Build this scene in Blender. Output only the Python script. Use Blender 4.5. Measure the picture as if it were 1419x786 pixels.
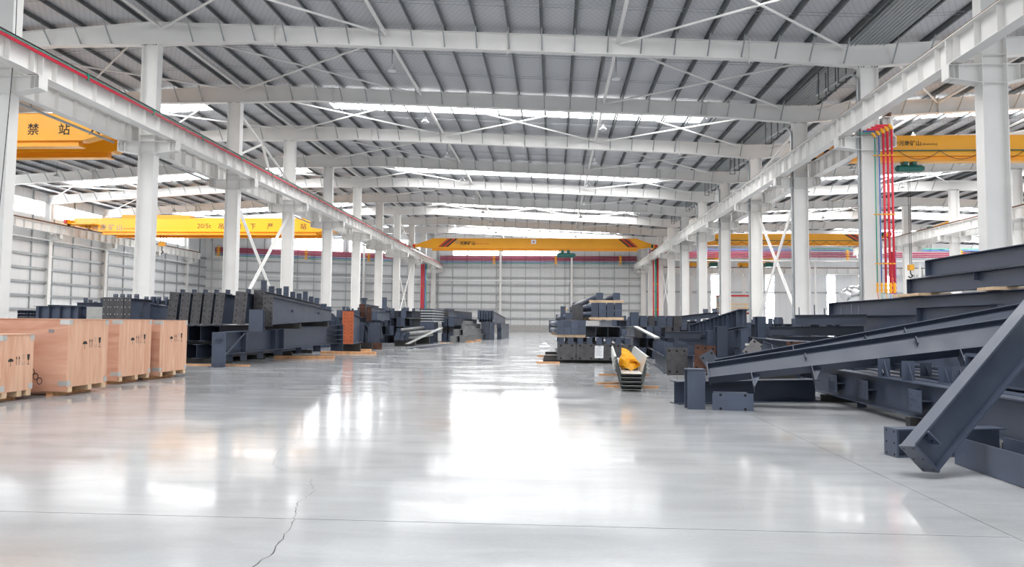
import bpy, math, random
from mathutils import Vector, Matrix
for _o in list(bpy.data.objects): bpy.data.objects.remove(_o, do_unlink=True)
sc = bpy.context.scene
C = sc.collection
# ------------------------------------------------------------------ camera
F, YAW, PIT, ROLL, HC = 985.0, .059, .0552, .0091, 1.3
fwd = Vector((-math.sin(YAW)*math.cos(PIT), math.cos(YAW)*math.cos(PIT), math.sin(PIT)))
rgt = Vector((math.cos(YAW), math.sin(YAW), 0)); upv = rgt.cross(fwd)
R2 = rgt*math.cos(ROLL)+upv*math.sin(ROLL); U2 = upv*math.cos(ROLL)-rgt*math.sin(ROLL)
cam = bpy.data.objects.new('camera', bpy.data.cameras.new('camera')); C.objects.link(cam)
cam.data.sensor_width = 36.0; cam.data.sensor_fit = 'HORIZONTAL'; cam.data.lens = 36.0*F/1419.0
cam.data.clip_start = .05; cam.data.clip_end = 1000
M3 = Matrix((R2, U2, -fwd)).transposed()
cam.matrix_world = Matrix.Translation((0, 0, HC)) @ M3.to_4x4()
sc.camera = cam
def ray(x, y): return fwd+R2*((x-709.5)/F)-U2*((y-393.0)/F)
def atY(x, y, Y): d = ray(x, y); return Vector((0, 0, HC))+d*(Y/d.y)
def atX(x, y, X): d = ray(x, y); return Vector((0, 0, HC))+d*(X/d.x)
def atZ(x, y, Z=0.0): d = ray(x, y); return Vector((0, 0, HC))+d*((Z-HC)/d.z)
# ------------------------------------------------------------------ world, exposure
sc.view_settings.view_transform = 'Standard'; sc.view_settings.look = 'None'
sc.view_settings.gamma = 1.0; sc.view_settings.use_curve_mapping = False
sc.view_settings.exposure = 0.54
w = bpy.data.worlds.new('sky'); sc.world = w; w.use_nodes = True
w.node_tree.nodes['Background'].inputs[0].default_value = (.90, .95, 1, 1)
w.node_tree.nodes['Background'].inputs[1].default_value = 1.15
SKYLIGHT = 9.0; WINDOW = 11.0
try:
    sc.cycles.use_denoising = True; sc.cycles.max_bounces = 9; sc.cycles.diffuse_bounces = 6
    sc.cycles.sample_clamp_indirect = 6.0; sc.cycles.caustics_reflective = False
except Exception: pass
random.seed(4)
# ------------------------------------------------------------------ materials
MATS = {}
def mat(name, col, rough=.5, metal=0.0, var=0.0, scale=1.0, rvar=0.0, spec=.5, emit=0.0, bump=0.0, objvar=0.0):
    m = bpy.data.materials.new(name); m.use_nodes = True; nt = m.node_tree; b = nt.nodes['Principled BSDF']
    b.inputs['Roughness'].default_value = rough; b.inputs['Metallic'].default_value = metal
    b.inputs['Specular IOR Level'].default_value = spec
    c4 = (*col, 1); b.inputs['Base Color'].default_value = c4
    m.diffuse_color = c4
    if emit:
        b.inputs['Emission Color'].default_value = c4; b.inputs['Emission Strength'].default_value = emit
    out = None
    if var or rvar or bump:
        g = nt.nodes.new('ShaderNodeNewGeometry'); n = nt.nodes.new('ShaderNodeTexNoise')
        n.inputs['Scale'].default_value = scale; n.inputs['Detail'].default_value = 5
        nt.links.new(g.outputs['Position'], n.inputs['Vector'])
        if var:
            r = nt.nodes.new('ShaderNodeMapRange'); r.inputs[1].default_value = .3; r.inputs[2].default_value = .7
            r.inputs[3].default_value = 1-var; r.inputs[4].default_value = 1+var
            nt.links.new(n.outputs['Fac'], r.inputs[0])
            hsv = nt.nodes.new('ShaderNodeHueSaturation'); hsv.inputs['Color'].default_value = c4
            nt.links.new(r.outputs[0], hsv.inputs['Value']); out = hsv
            nt.links.new(hsv.outputs[0], b.inputs['Base Color'])
        if rvar:
            r2 = nt.nodes.new('ShaderNodeMapRange'); r2.inputs[1].default_value = .3; r2.inputs[2].default_value = .7
            r2.inputs[3].default_value = rough-rvar; r2.inputs[4].default_value = rough+rvar
            nt.links.new(n.outputs['Fac'], r2.inputs[0]); nt.links.new(r2.outputs[0], b.inputs['Roughness'])
        if bump:
            bp = nt.nodes.new('ShaderNodeBump'); bp.inputs['Strength'].default_value = bump; bp.inputs['Distance'].default_value = .01
            nt.links.new(n.outputs['Fac'], bp.inputs['Height']); nt.links.new(bp.outputs[0], b.inputs['Normal'])
    if objvar:
        oi = nt.nodes.new('ShaderNodeObjectInfo'); r3 = nt.nodes.new('ShaderNodeMapRange')
        r3.inputs[3].default_value = 1-objvar; r3.inputs[4].default_value = 1+objvar
        nt.links.new(oi.outputs['Random'], r3.inputs[0])
        h2 = nt.nodes.new('ShaderNodeHueSaturation')
        if out: nt.links.new(out.outputs[0], h2.inputs['Color'])
        else: h2.inputs['Color'].default_value = c4
        nt.links.new(r3.outputs[0], h2.inputs['Value']); nt.links.new(h2.outputs[0], b.inputs['Base Color'])
    MATS[name] = m; return m
WHITE = mat('white_paint', (.80, .79, .77), .42, var=.04, scale=.8)
GALV = mat('galvanised_steel', (.40, .42, .43), .42, .55, var=.10, scale=2.0)
GALVD = mat('purlin_steel', (.12, .13, .135), .5, .1, var=.10, scale=1.2)
GUTTER = mat('gutter_sheet', (.34, .36, .37), .5, .2, var=.05)
DARK = mat('dark_rail', (.035, .032, .03), .5, .3)
BROWN = mat('rusty_rail', (.16, .07, .035), .6, .2)
REDBAR = mat('red_conductor', (.50, .012, .04), .4)
GREENBAR = mat('green_conductor', (.02, .26, .18), .4)
PINK = mat('red_pipe_paint', (.72, .035, .07), .38)
BLUEP = mat('blue_pipe_paint', (.05, .14, .50), .38)
GREENP = mat('green_pipe_paint', (.02, .33, .22), .38)
WINE = mat('wine_red_pipe_paint', (.36, .04, .09), .45)
PURPLE = mat('purple_pipe_paint', (.20, .02, .22), .4)
YEL = mat('yellow_paint', (.90, .42, .015), .4, var=.05)
CRANE = mat('crane_amber', (.88, .39, .012), .38, var=.04, scale=.5)
BLACK = mat('black_paint', (.015, .015, .015), .5)
REDP = mat('red_paint', (.55, .02, .03), .45)
GREENH = mat('hoist_green', (.008, .115, .095), .4)
STEEL = mat('primer_steel', (.058, .073, .110), .40, .0, var=.12, scale=3.0, rvar=.08, objvar=.22)
PLATE = mat('bare_plate_steel', (.080, .076, .080), .40, .35, var=.25, scale=9.0, rvar=.1, objvar=.12)
RUST = mat('rusty_plate', (.10, .04, .024), .7, .1, var=.35, scale=6.0, objvar=.2)
REDOX = mat('red_oxide_plate', (.42, .10, .035), .65, var=.12, scale=5.0)
PALE = mat('pale_grey_primer', (.20, .205, .205), .45, var=.12, scale=3, objvar=.2)
ZINC = mat('zinc_sheet', (.56, .57, .55), .38, .45, var=.06, scale=3)
HOLE = mat('bolt_hole', (.006, .006, .007), .8)
HOLE_LIGHT = mat('light_through_bolt_hole', (.75, .77, .80), .5)  # pale disc colour paints the light that shows through open holes
WOODP = mat('plank_wood', (.60, .31, .14), .65, var=.2, scale=7, objvar=.15)
WOODL = mat('batten_wood', (.66, .47, .30), .65, var=.15, scale=9, objvar=.1)
CABLE = mat('cable_black', (.02, .02, .022), .5)
BAGY = mat('yellow_sling', (.88, .40, .005), .55, var=.12, scale=14)
PAPER = mat('paper', (.85, .86, .88), .6)
INK = mat('ink', (.02, .018, .016), .7)
INKG = mat('grey_ink', (.24, .22, .22), .6)
FOIL = mat('foil', (.80, .80, .82), .22, .9, bump=.6, scale=6)
CONC = mat('bare_concrete', (.42, .42, .41), .8, var=.12, scale=4)
SKYL = mat('skylight_sheet', (1, 1, 1), .4, emit=SKYLIGHT)
WIN = mat('daylit_pane', (.95, .98, 1), .3, emit=WINDOW)
LAMPM = mat('lamp_shell', (.45, .46, .47), .35, .4)
CRACK = mat('crack_dark', (.05, .05, .05), .9)
SEAM = mat('joint_filler', (.10, .10, .11), .8)
PIPEW = mat('white_conduit', (.75, .75, .76), .4)
def mat_floor():
    m = mat('polished_concrete', (.55, .56, .57), .16); nt = m.node_tree; b = nt.nodes['Principled BSDF']
    g = nt.nodes.new('ShaderNodeNewGeometry')
    def noise(sx, sy, sc_, det, dist=0.0):
        mp = nt.nodes.new('ShaderNodeMapping'); mp.inputs['Scale'].default_value = (sx, sy, 1)
        nt.links.new(g.outputs['Position'], mp.inputs['Vector'])
        n = nt.nodes.new('ShaderNodeTexNoise'); n.inputs['Scale'].default_value = sc_; n.inputs['Detail'].default_value = det
        n.inputs['Distortion'].default_value = dist
        nt.links.new(mp.outputs[0], n.inputs['Vector']); return n
    def rng(n, a, bb, lo=.3, hi=.7):
        r = nt.nodes.new('ShaderNodeMapRange'); r.inputs[1].default_value = lo; r.inputs[2].default_value = hi
        r.inputs[3].default_value = a; r.inputs[4].default_value = bb; nt.links.new(n.outputs['Fac'], r.inputs[0]); return r
    n1 = rng(noise(1, 1, .35, 6, .6), .82, 1.10); n2 = rng(noise(.6, 2.2, 1.5, 8, .6), .88, 1.06); n3 = rng(noise(1, 1, 30, 3), .975, 1.02)
    k1 = nt.nodes.new('ShaderNodeMath'); k1.operation = 'MULTIPLY'; k2 = nt.nodes.new('ShaderNodeMath'); k2.operation = 'MULTIPLY'
    nt.links.new(n1.outputs[0], k1.inputs[0]); nt.links.new(n2.outputs[0], k1.inputs[1])
    nt.links.new(k1.outputs[0], k2.inputs[0]); nt.links.new(n3.outputs[0], k2.inputs[1])
    h = nt.nodes.new('ShaderNodeHueSaturation'); h.inputs['Color'].default_value = (.405, .415, .425, 1)
    nt.links.new(k2.outputs[0], h.inputs['Value']); nt.links.new(h.outputs[0], b.inputs['Base Color'])
    rr = rng(noise(.7, 1.6, .8, 5, .5), 0.07, .19); nt.links.new(rr.outputs[0], b.inputs['Roughness'])
    b.inputs['Specular IOR Level'].default_value = .20
    bp = nt.nodes.new('ShaderNodeBump'); bp.inputs['Strength'].default_value = .04; bp.inputs['Distance'].default_value = .02
    nb = noise(1, 1, 1.3, 3); nt.links.new(nb.outputs['Fac'], bp.inputs['Height']); nt.links.new(bp.outputs[0], b.inputs['Normal'])
    return m
FLOORM = mat_floor()
def mat_lines(name, base, line, axis_fn, rough=.6):
    """sheet colour with fine printed lines; axis_fn(nt, sep) returns a 0..1 mask socket"""
    m = mat(name, base, rough); nt = m.node_tree; b = nt.nodes['Principled BSDF']
    g = nt.nodes.new('ShaderNodeNewGeometry'); s = nt.nodes.new('ShaderNodeSeparateXYZ'); nt.links.new(g.outputs['Position'], s.inputs[0])
    msk = axis_fn(nt, s)
    mx = nt.nodes.new('ShaderNodeMix'); mx.data_type = 'RGBA'
    mx.inputs[6].default_value = (*base, 1); mx.inputs[7].default_value = (*line, 1)
    nt.links.new(msk, mx.inputs[0]); nt.links.new(mx.outputs[2], b.inputs['Base Color']); return m
def _math(nt, op, a, b=None):
    n = nt.nodes.new('ShaderNodeMath'); n.operation = op
    for i, v in enumerate((a, b)):
        if v is None: continue
        if isinstance(v, (int, float)): n.inputs[i].default_value = v
        else: nt.links.new(v, n.inputs[i])
    return n.outputs[0]
def _diamond(nt, s):
    a = _math(nt, 'MULTIPLY', s.outputs['X'], 4.2); c = _math(nt, 'MULTIPLY', s.outputs['Y'], 2.6)
    u = _math(nt, 'FRACT', _math(nt, 'ADD', a, c)); v = _math(nt, 'FRACT', _math(nt, 'SUBTRACT', a, c))
    return _math(nt, 'MAXIMUM', _math(nt, 'LESS_THAN', u, .13), _math(nt, 'LESS_THAN', v, .13))
ROOFM = mat_lines('foil_insulation_with_wire_mesh', (.60, .605, .63), (.47, .48, .51), _diamond, .55)
def _ribs(nt, s):
    u = _math(nt, 'FRACT', _math(nt, 'MULTIPLY', _math(nt, 'ADD', s.outputs['X'], s.outputs['Y']), 1.05))
    return _math(nt, 'LESS_THAN', u, .03)
WALLM = mat_lines('pale_wall_sheet', (.70, .71, .715), (.55, .56, .57), _ribs, .5)
WALLW = mat_lines('white_wall_sheet', (.82, .83, .84), (.66, .67, .68), _ribs, .5)
def mat_wood(name, a, bcol, vertical=True, s=1.0):
    m = mat(name, a, .55); nt = m.node_tree; b = nt.nodes['Principled BSDF']
    tc = nt.nodes.new('ShaderNodeTexCoord'); oi = nt.nodes.new('ShaderNodeObjectInfo')
    mp = nt.nodes.new('ShaderNodeMapping'); mp.inputs['Scale'].default_value = (7*s, 7*s, .8*s) if vertical else (.9*s, .9*s, 6*s)
    ad = nt.nodes.new('ShaderNodeVectorMath'); ad.operation = 'ADD'
    sc3 = nt.nodes.new('ShaderNodeVectorMath'); sc3.operation = 'SCALE'; sc3.inputs[3].default_value = 40
    cmb = nt.nodes.new('ShaderNodeCombineXYZ')
    for i in range(3): nt.links.new(oi.outputs['Random'], cmb.inputs[i])
    nt.links.new(cmb.outputs[0], sc3.inputs[0])
    nt.links.new(tc.outputs['Object'], ad.inputs[0]); nt.links.new(sc3.outputs[0], ad.inputs[1]); nt.links.new(ad.outputs[0], mp.inputs['Vector'])
    n = nt.nodes.new('ShaderNodeTexNoise'); n.inputs['Scale'].default_value = 1.2; n.inputs['Detail'].default_value = 7; n.inputs['Distortion'].default_value = 1.2
    nt.links.new(mp.outputs[0], n.inputs['Vector'])
    r = nt.nodes.new('ShaderNodeValToRGB'); r.color_ramp.elements[0].position = .33; r.color_ramp.elements[1].position = .68
    r.color_ramp.elements[0].color = (*bcol, 1); r.color_ramp.elements[1].color = (*a, 1)
    nt.links.new(n.outputs['Fac'], r.inputs[0]); nt.links.new(r.outputs[0], b.inputs['Base Color']); return m
PLYV = mat_wood('plywood_upright_grain', (.75, .475, .335), (.63, .33, .205), True)
PLYH = mat_wood('plywood_swirled_grain', (.66, .39, .28), (.54, .27, .175), False, .7)
# ------------------------------------------------------------------ mesh helpers
def struct(o): o['kind'] = 'structure'; return o
class MB:
    def __init__(s): s.v = []; s.f = []
    def add(s, vs, fs):
        k = len(s.v); s.v += [tuple(v) for v in vs]; s.f += [tuple(i+k for i in f) for f in fs]; return s
    def box(s, x0, x1, y0, y1, z0, z1, M=None):
        vs = [Vector((x, y, z)) for z in (z0, z1) for y in (y0, y1) for x in (x0, x1)]
        if M: vs = [M @ v for v in vs]
        return s.add(vs, [(0, 2, 3, 1), (4, 5, 7, 6), (0, 1, 5, 4), (2, 6, 7, 3), (0, 4, 6, 2), (1, 3, 7, 5)])
    def bar(s, p0, p1, w_, h_, up=(0, 0, 1)):
        p0 = Vector(p0); p1 = Vector(p1); M = frame(p0, p1, up)
        return s.box(0, (p1-p0).length, -w_/2, w_/2, -h_/2, h_/2, M)
    def tube(s, p0, p1, r, n=8, r2=None, cap=True):
        p0 = Vector(p0); p1 = Vector(p1); M = frame(p0, p1, (0, 0, 1)); L = (p1-p0).length; r2 = r if r2 is None else r2
        vs = []
        for x, rr in ((0, r), (L, r2)):
            vs += [M @ Vector((x, rr*math.cos(2*math.pi*i/n), rr*math.sin(2*math.pi*i/n))) for i in range(n)]
        fs = [(i, (i+1) % n, n+(i+1) % n, n+i) for i in range(n)]
        if cap: fs += [tuple(range(n-1, -1, -1)), tuple(range(n, 2*n))]
        return s.add(vs, fs)
    def path(s, pts, r, n=6):
        for a, b in zip(pts, pts[1:]): s.tube(a, b, r, n)
        return s
    def prism(s, poly, a, b, plane='XZ', M=None):
        """poly extruded along the third axis from a to b"""
        def mk(p, t): return {'XZ': (p[0], t, p[1]), 'YZ': (t, p[0], p[1]), 'XY': (p[0], p[1], t)}[plane]
        vs = [Vector(mk(p, a)) for p in poly]+[Vector(mk(p, b)) for p in poly]; n = len(poly)
        if M: vs = [M @ v for v in vs]
        return s.add(vs, [tuple(range(n-1, -1, -1)), tuple(range(n, 2*n))]+[(i, (i+1) % n, n+(i+1) % n, n+i) for i in range(n)])
    def hsec(s, p0, p1, h, b, tw, tf, up=(0, 0, 1), h2=None):
        """H section from p0 to p1, p = centre of the bottom flange underside, web along up"""
        M = frame(Vector(p0), Vector(p1), up); L = (Vector(p1)-Vector(p0)).length; h2 = h if h2 is None else h2
        s.box(0, L, -b/2, b/2, 0, tf, M)
        sl = (h2-h)
        top = [(0, h-tf), (L, h+sl-tf), (L, h+sl), (0, h)]
        s.prism(top, -b/2, b/2, 'XZ', M)
        s.prism([(0, tf), (L, tf), (L, h+sl-tf), (0, h-tf)], -tw/2, tw/2, 'XZ', M)
        return s
    def disc(s, c, nrm, r, n=6):
        nrm = Vector(nrm).normalized(); a = nrm.orthogonal().normalized(); b = nrm.cross(a); c = Vector(c)
        return s.add([c+(a*math.cos(2*math.pi*i/n)+b*math.sin(2*math.pi*i/n))*r for i in range(n)], [tuple(range(n))])
    def mesh(s, name, m):
        me = bpy.data.meshes.new(name); me.from_pydata(s.v, [], s.f); me.materials.append(m)
        me.validate(); me.update(); return me
    def build(s, name, m, parent=None, smooth=False):
        me = s.mesh(name, m)
        if smooth:
            me.polygons.foreach_set('use_smooth', [len(p.vertices) == 4 for p in me.polygons])
        return inst(name, me, parent)
def frame(p0, p1, up):
    x = (Vector(p1)-Vector(p0)).normalized(); up = Vector(up)
    y = up.cross(x)
    if y.length < 1e-5: y = Vector((0, 1, 0)).cross(x)
    y.normalize(); z = x.cross(y)
    M = Matrix((x, y, z)).transposed().to_4x4(); M.translation = Vector(p0); return M
def inst(name, me, parent=None, M=None):
    o = bpy.data.objects.new(name, me); C.objects.link(o)
    if parent is not None: o.parent = parent
    if M is not None: o.matrix_local = M
    return o
def tag(o, label, cat, group=None):
    o['label'] = label; o['category'] = cat; o['kind'] = 'thing'
    if group: o['group'] = group
    return o
def thing(name, label, cat, loc=(0, 0, 0), rz=0, group=None, M=None):
    o = bpy.data.objects.new(name, None); C.objects.link(o); o.empty_display_size = .2
    if M is not None: o.matrix_world = M
    else: o.location = loc; o.rotation_euler = (0, 0, rz)
    return tag(o, label, cat, group)
def empty(name, loc=(0, 0, 0)):
    o = bpy.data.objects.new(name, None); C.objects.link(o); o.location = loc; return o
ORD = ('zeroth', 'first', 'second', 'third', 'fourth', 'fifth', 'sixth', 'seventh', 'eighth', 'ninth', 'tenth', 'eleventh', 'twelfth')
def T(x, y, z): return Matrix.Translation((x, y, z))
_txt = {}
def text_mesh(body, size, m, bold=0.0):
    key = (body, size, m.name)
    if key in _txt: return _txt[key]
    cu = bpy.data.curves.new('lettering', 'FONT'); cu.body = body; cu.size = size; cu.offset = bold; cu.resolution_u = 2; cu.extrude = .002
    o = bpy.data.objects.new('lettering', cu); C.objects.link(o)
    me = bpy.data.meshes.new_from_object(o.evaluated_get(bpy.context.evaluated_depsgraph_get()))
    bpy.data.objects.remove(o, do_unlink=True); me.materials.clear(); me.materials.append(m)
    xs = [v.co.x for v in me.vertices]
    _txt[key] = (me, (min(xs), max(xs)) if xs else (0, 0)); return _txt[key]
# text that reads on a face looking towards -Y
FACE_Y = Matrix.Rotation(math.pi/2, 4, 'X')
# ------------------------------------------------------------------ dimensions of the hall
XL, XR, XW, XF, XO = -17.25, 12.57, -45.5, 33.3, 62.0
Y0, BAY = 20.95, 8.0
def FY(i): return Y0+BAY*i
YB, YE, YT = -22.0, 101.4, 109.0        # open back end, nave end wall, far wall of the cross hall on the right
def ywl(X): return YE+(X-XL)*.40        # the slanting end wall of the left aisle
def rz(X):                              # top of the rafters
    if X < XL: return 14.05+.0607*(X-XL)
    if X < XR: return 14.05-.0486*(X-XL)
    if X < XF: return 12.6+.045*(X-XR)
    return rz(XF-1e-6)-.04*(X-XF)
PUR = .24
# ------------------------------------------------------------------ floor
fl = struct(MB().box(XW-1, XO+1, YB, YT, -.30, -.012).build('floor', SEAM))
jx = [XW-1, -30.0, -13.2, 2.86, 18.9, 34.0, XO+1]; jy = [YB, 4.66, YT]
for a, b in zip(jx, jx[1:]):
    for c, d in zip(jy, jy[1:]):
        MB().box(a+.004, b-.004, c+.004, d-.004, -.2, 0).build('concrete_slab', FLOORM, fl)
def crack(pts, w0, w1):
    P = [atZ(*p) for p in pts]; Q = []
    for a, b in zip(P, P[1:]):
        n = max(2, int((b-a).length/.05))
        for k in range(n):
            q = a.lerp(b, k/n); Q.append(q+Vector((random.uniform(-1, 1), random.uniform(-1, 1), 0))*.012)
    Q.append(P[-1]); mb = MB(); vs = []
    for k, q in enumerate(Q):
        ww = (w0+(w1-w0)*k/len(Q))*random.uniform(.4, 1.2); vs += [(q.x-ww, q.y, .0012), (q.x+ww, q.y, .0012)]
    mb.add(vs, [(2*k, 2*k+1, 2*k+3, 2*k+2) for k in range(len(Q)-1)])
    mb.build('floor_crack', CRACK, fl)
crack([(352, 786), (378, 766), (388, 752), (392, 744), (405, 727), (407, 715), (414, 696), (436, 681), (430, 664)], .0035, .0014)
crack([(412, 655), (392, 652), (377, 643), (382, 632), (388, 622), (410, 612)], .0016, .001)
# ------------------------------------------------------------------ roof (ceiling)
ceil = struct(empty('ceiling'))
def sheet(xa, xb, ya, yb, ya2=None, yb2=None):
    mb = MB(); za, zb = rz(xa+1e-4)+PUR, rz(xb-1e-4)+PUR
    yb2 = yb if yb2 is None else yb2
    mb.add([(xa, ya, za), (xb, ya, zb), (xb, yb2, zb), (xa, yb, za), (xa, ya, za+.12), (xb, ya, zb+.12), (xb, yb2, zb+.12), (xa, yb, za+.12)],
           [(0, 3, 2, 1), (4, 5, 6, 7), (0, 1, 5, 4), (1, 2, 6, 5), (2, 3, 7, 6), (3, 0, 4, 7)])
    return mb.build('roof_sheet', ROOFM, ceil)
sheet(XW-.5, XL, YB, ywl(XW-.5)+.3, yb2=YE+.3); sheet(XL, XR-.75, YB, YE+.3); sheet(XR+.75, XF, YB, YT); sheet(XF, XO, YB, YT)
def zpurlin(L):
    d, fl_, t = .20, .07, .006
    mb = MB(); mb.box(-t/2, t/2, 0, L, 0, d); mb.box(-fl_, 0, 0, L, d-t, d); mb.box(0, fl_, 0, L, 0, t); return mb
_pm = {}
def purlin(x, ya, yb):
    k = round(yb-ya, 1)
    if k not in _pm: _pm[k] = zpurlin(yb-ya).mesh('purlin', GALVD)
    inst('purlin', _pm[k], ceil, T(x, ya, rz(x)+.02))
PX = {'L': [], 'N': [], 'R': [], 'O': []}
n = 21
for k in range(n): PX['L'].append(XW+.5+(XL-.45-XW-.5)*k/(n-1))
n = 22
for k in range(n): PX['N'].append(XL+.45+(XR-.95-XL-.45)*k/(n-1))
n = 15
for k in range(n): PX['R'].append(XR+.95+(XF-.4-XR-.95)*k/(n-1))
n = 20
for k in range(n): PX['O'].append(XF+.4+(XO-.4-XF-.4)*k/(n-1))
for x in PX['L']: purlin(x, YB, ywl(x)-.1)
for x in PX['N']: purlin(x, YB, YE-.1)
for x in PX['R']+PX['O']: purlin(x, YB, YT-.2)
def rodmesh(x0, x1): return MB().bar((x0, 0, rz(x0+.01)+.09), (x1, 0, rz(x1-.01)+.09), .018, .018).mesh('sag_rod', GALV)
rods = {'N': rodmesh(XL+.4, XR-.9), 'L': rodmesh(XW+.5, XL-.4), 'R': rodmesh(XR+.9, XF-.4)}
for i in range(-1, 10):
    for kk in ('N', 'L', 'R'):
        for dy in (2.5, 2.75, 5.3, 5.55):
            if kk == 'L' and FY(i)+dy > 88: continue
            inst('sag_rod', rods[kk], ceil, T(0, FY(i)+dy, 0))
# translucent roof strips, running down the slope
sy = [(19.9+17.8*k, 3.7) for k in range(-1, 3)]+[(73.3, 3.0), (90.6, 2.6)]
for y, dy in sy:
    for xa, xb in ((-41.0, -20.5), (-13.2, 8.4), (15.8, 31.0), (36.0, 58.0)):
        if xa < -20 and y > 80: continue
        if y > 98 and xa < 10: continue
        MB().add([(xa, y, rz(xa)+PUR-.012), (xb, y, rz(xb)+PUR-.012), (xb, y+dy, rz(xb)+PUR-.012), (xa, y+dy, rz(xa)+PUR-.012)], [(0, 3, 2, 1)]).build('skylight_sheet', SKYL, ceil)
# valley gutter above the right column row
gm = MB(); zg = 12.62
gm.box(XR-.72, XR+.72, YB, YT, zg, zg+.02); gm.box(XR-.78, XR-.70, YB, YT, zg, zg+.62); gm.box(XR+.70, XR+.78, YB, YT, zg, zg+.62)
for k in range(9): gm.box(XR-.64+k*.16-.02, XR-.64+k*.16+.02, YB, YT, zg-.02, zg)
gm.build('valley_gutter', GUTTER, ceil)
# ------------------------------------------------------------------ columns
def hcol(z1, d=.70, b=.40, z0=0.03):
    mb = MB(); mb.box(-d/2, -d/2+.018, -b/2, b/2, z0, z1); mb.box(d/2-.018, d/2, -b/2, b/2, z0, z1); mb.box(-d/2+.018, d/2-.018, -.006, .006, z0, z1)
    return mb
def corbel_mesh(x1=1.28):
    mb = MB(); x0 = .35
    mb.box(x0, x1, -.19, .19, 8.83, 8.85)
    mb.prism([(x0, 8.30), (x1, 8.44), (x1, 8.46), (x0, 8.32)], -.19, .19, 'XZ')
    mb.prism([(x0, 8.31), (x1, 8.45), (x1, 8.84), (x0, 8.84)], -.006, .006, 'XZ')
    mb.box(x1-.02, x1, -.19, .19, 8.45, 8.84)
    for xx in (x1-.30, x1-.16): mb.box(xx-.006, xx+.006, -.18, .18, 8.40, 8.84)
    return mb
def stiff_mesh():
    return MB().box(-.33, .33, -.195, .195, -.007, .007)
SHAFT = {z: hcol(z).mesh('shaft', WHITE) for z in (13.05, 11.72, 11.6, 12.75)}
CORB = corbel_mesh().mesh('corbel', WHITE); CORBS = corbel_mesh(1.0).mesh('corbel', WHITE); STF = stiff_mesh().mesh('stiffener_plate', WHITE)
BASEP = MB().box(-.5, .5, -.35, .35, 0, .03).mesh('base_plate', WHITE)
CAPP = MB().box(-.45, .45, -.2, .2, 0, .03).mesh('cap_plate', WHITE)
CAPB = MB()
for xx in (-.4, -.3, -.2, .12, .22, .32): CAPB.tube((xx, -.15, -.04), (xx, -.15, 0), .018, 6)
CAPB = CAPB.mesh('bolts', DARK)
ROT180 = Matrix.Rotation(math.pi, 4, 'Z')
def column(x, y, ztop, sides, label, group):
    c = thing('steel_column', label, 'column', (x, y, 0), 0, group)
    inst('shaft', SHAFT[ztop], c); inst('base_plate', BASEP, c); inst('cap_plate', CAPP, c, T(0, 0, ztop)); inst('cap_bolts', CAPB, c, T(0, 0, ztop))['kind'] = 'stuff'; struct(c)
    for z in (8.31, 8.84, 9.12): inst('stiffener_plate', STF, c, T(0, 0, z))
    for s in sides: inst('corbel', CORBS if s > 1 else CORB, c, None if s > 0 else ROT180)
    return c
for i in range(0, 11):
    column(XL, FY(i), 13.05, (1, -1), 'white steel column of the row behind the plywood crates, %s from the end wall' % ORD[11-i], 'columns between left aisle and nave')
    lab = 'white steel column of the row behind the long dark beams, %s from the end wall' % ORD[11-i]; grp = 'columns between nave and right aisle'
    if i == 1: lab, grp = 'white steel column carrying the five coloured vertical pipes', None
    column(XR, FY(i), 11.72, (2, -1), lab, grp)
for i in range(5, 9):
    column(XW+.1, FY(i), 11.6, (1,), 'white column against the panelled left side wall, %s from its far corner' % ORD[9-i], 'columns of the left side wall')
for i in range(3, 8):
    column(XF, FY(i), 12.75, (1, -1), 'white column of the outer row beyond the coloured pipes, %s from its far end' % ORD[8-i], 'columns between right aisle and outer aisle')
# ------------------------------------------------------------------ rafters
def rafter_mesh(xa, xb, ha=1.0, hb=.9, hm=.74, tp=4.2):
    mb = MB(); xs = [xa, xa+tp, xb-tp, xb]; hs = [ha, hm, hm, hb]
    if hb is None: xs = [xa, xb-tp if xb-tp > xa else xa, xb]; hs = [hm, hm, ha]
    zs = [rz(min(max(x, xa+1e-4), xb-1e-4)) for x in xs]
    top = [(x, z) for x, z in zip(xs, zs)]; bot = [(x, z-h) for x, z, h in zip(xs, zs, hs)]
    for a, b in zip(top, top[1:]): mb.prism([a, b, (b[0], b[1]-.018), (a[0], a[1]-.018)], -.15, .15)
    for a, b in zip(bot, bot[1:]): mb.prism([a, b, (b[0], b[1]+.018), (a[0], a[1]+.018)], -.15, .15)
    for k in range(len(top)-1): mb.prism([bot[k], bot[k+1], top[k+1], top[k]], -.005, .005)
    return mb, xs, hs
def hat(xs, hs, x):
    for (a, ha), (b, hb) in zip(zip(xs, hs), zip(xs[1:], hs[1:])):
        if a <= x <= b: return ha+(hb-ha)*(x-a)/(b-a)
    return hs[-1]
def splice():
    mb = MB(); mb.box(-.016, .016, -.15, .15, -.80, .06); mb.box(-.012, .012, -.02, .02, -.88, -.80)
    for k in range(7):
        for s in (-1, 1): mb.tube((-.05, s*.09, -.74+k*.125), (.05, s*.09, -.74+k*.125), .016, 6)
    return mb
SPL = splice().mesh('splice_plate', WHITE)
_fb = {}
def fly(h):
    k = round(h, 2)
    if k not in _fb:
        mb = MB(); mb.bar((0, -.06, -h+.09), (0, -.72, .06), .05, .012, (0, 1, 0)); mb.bar((.022, -.06, -h+.09), (.022, -.72, .06), .012, .05, (0, 1, 0))
        _fb[k] = mb.mesh('fly_brace', GALV)
    return _fb[k]
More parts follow.
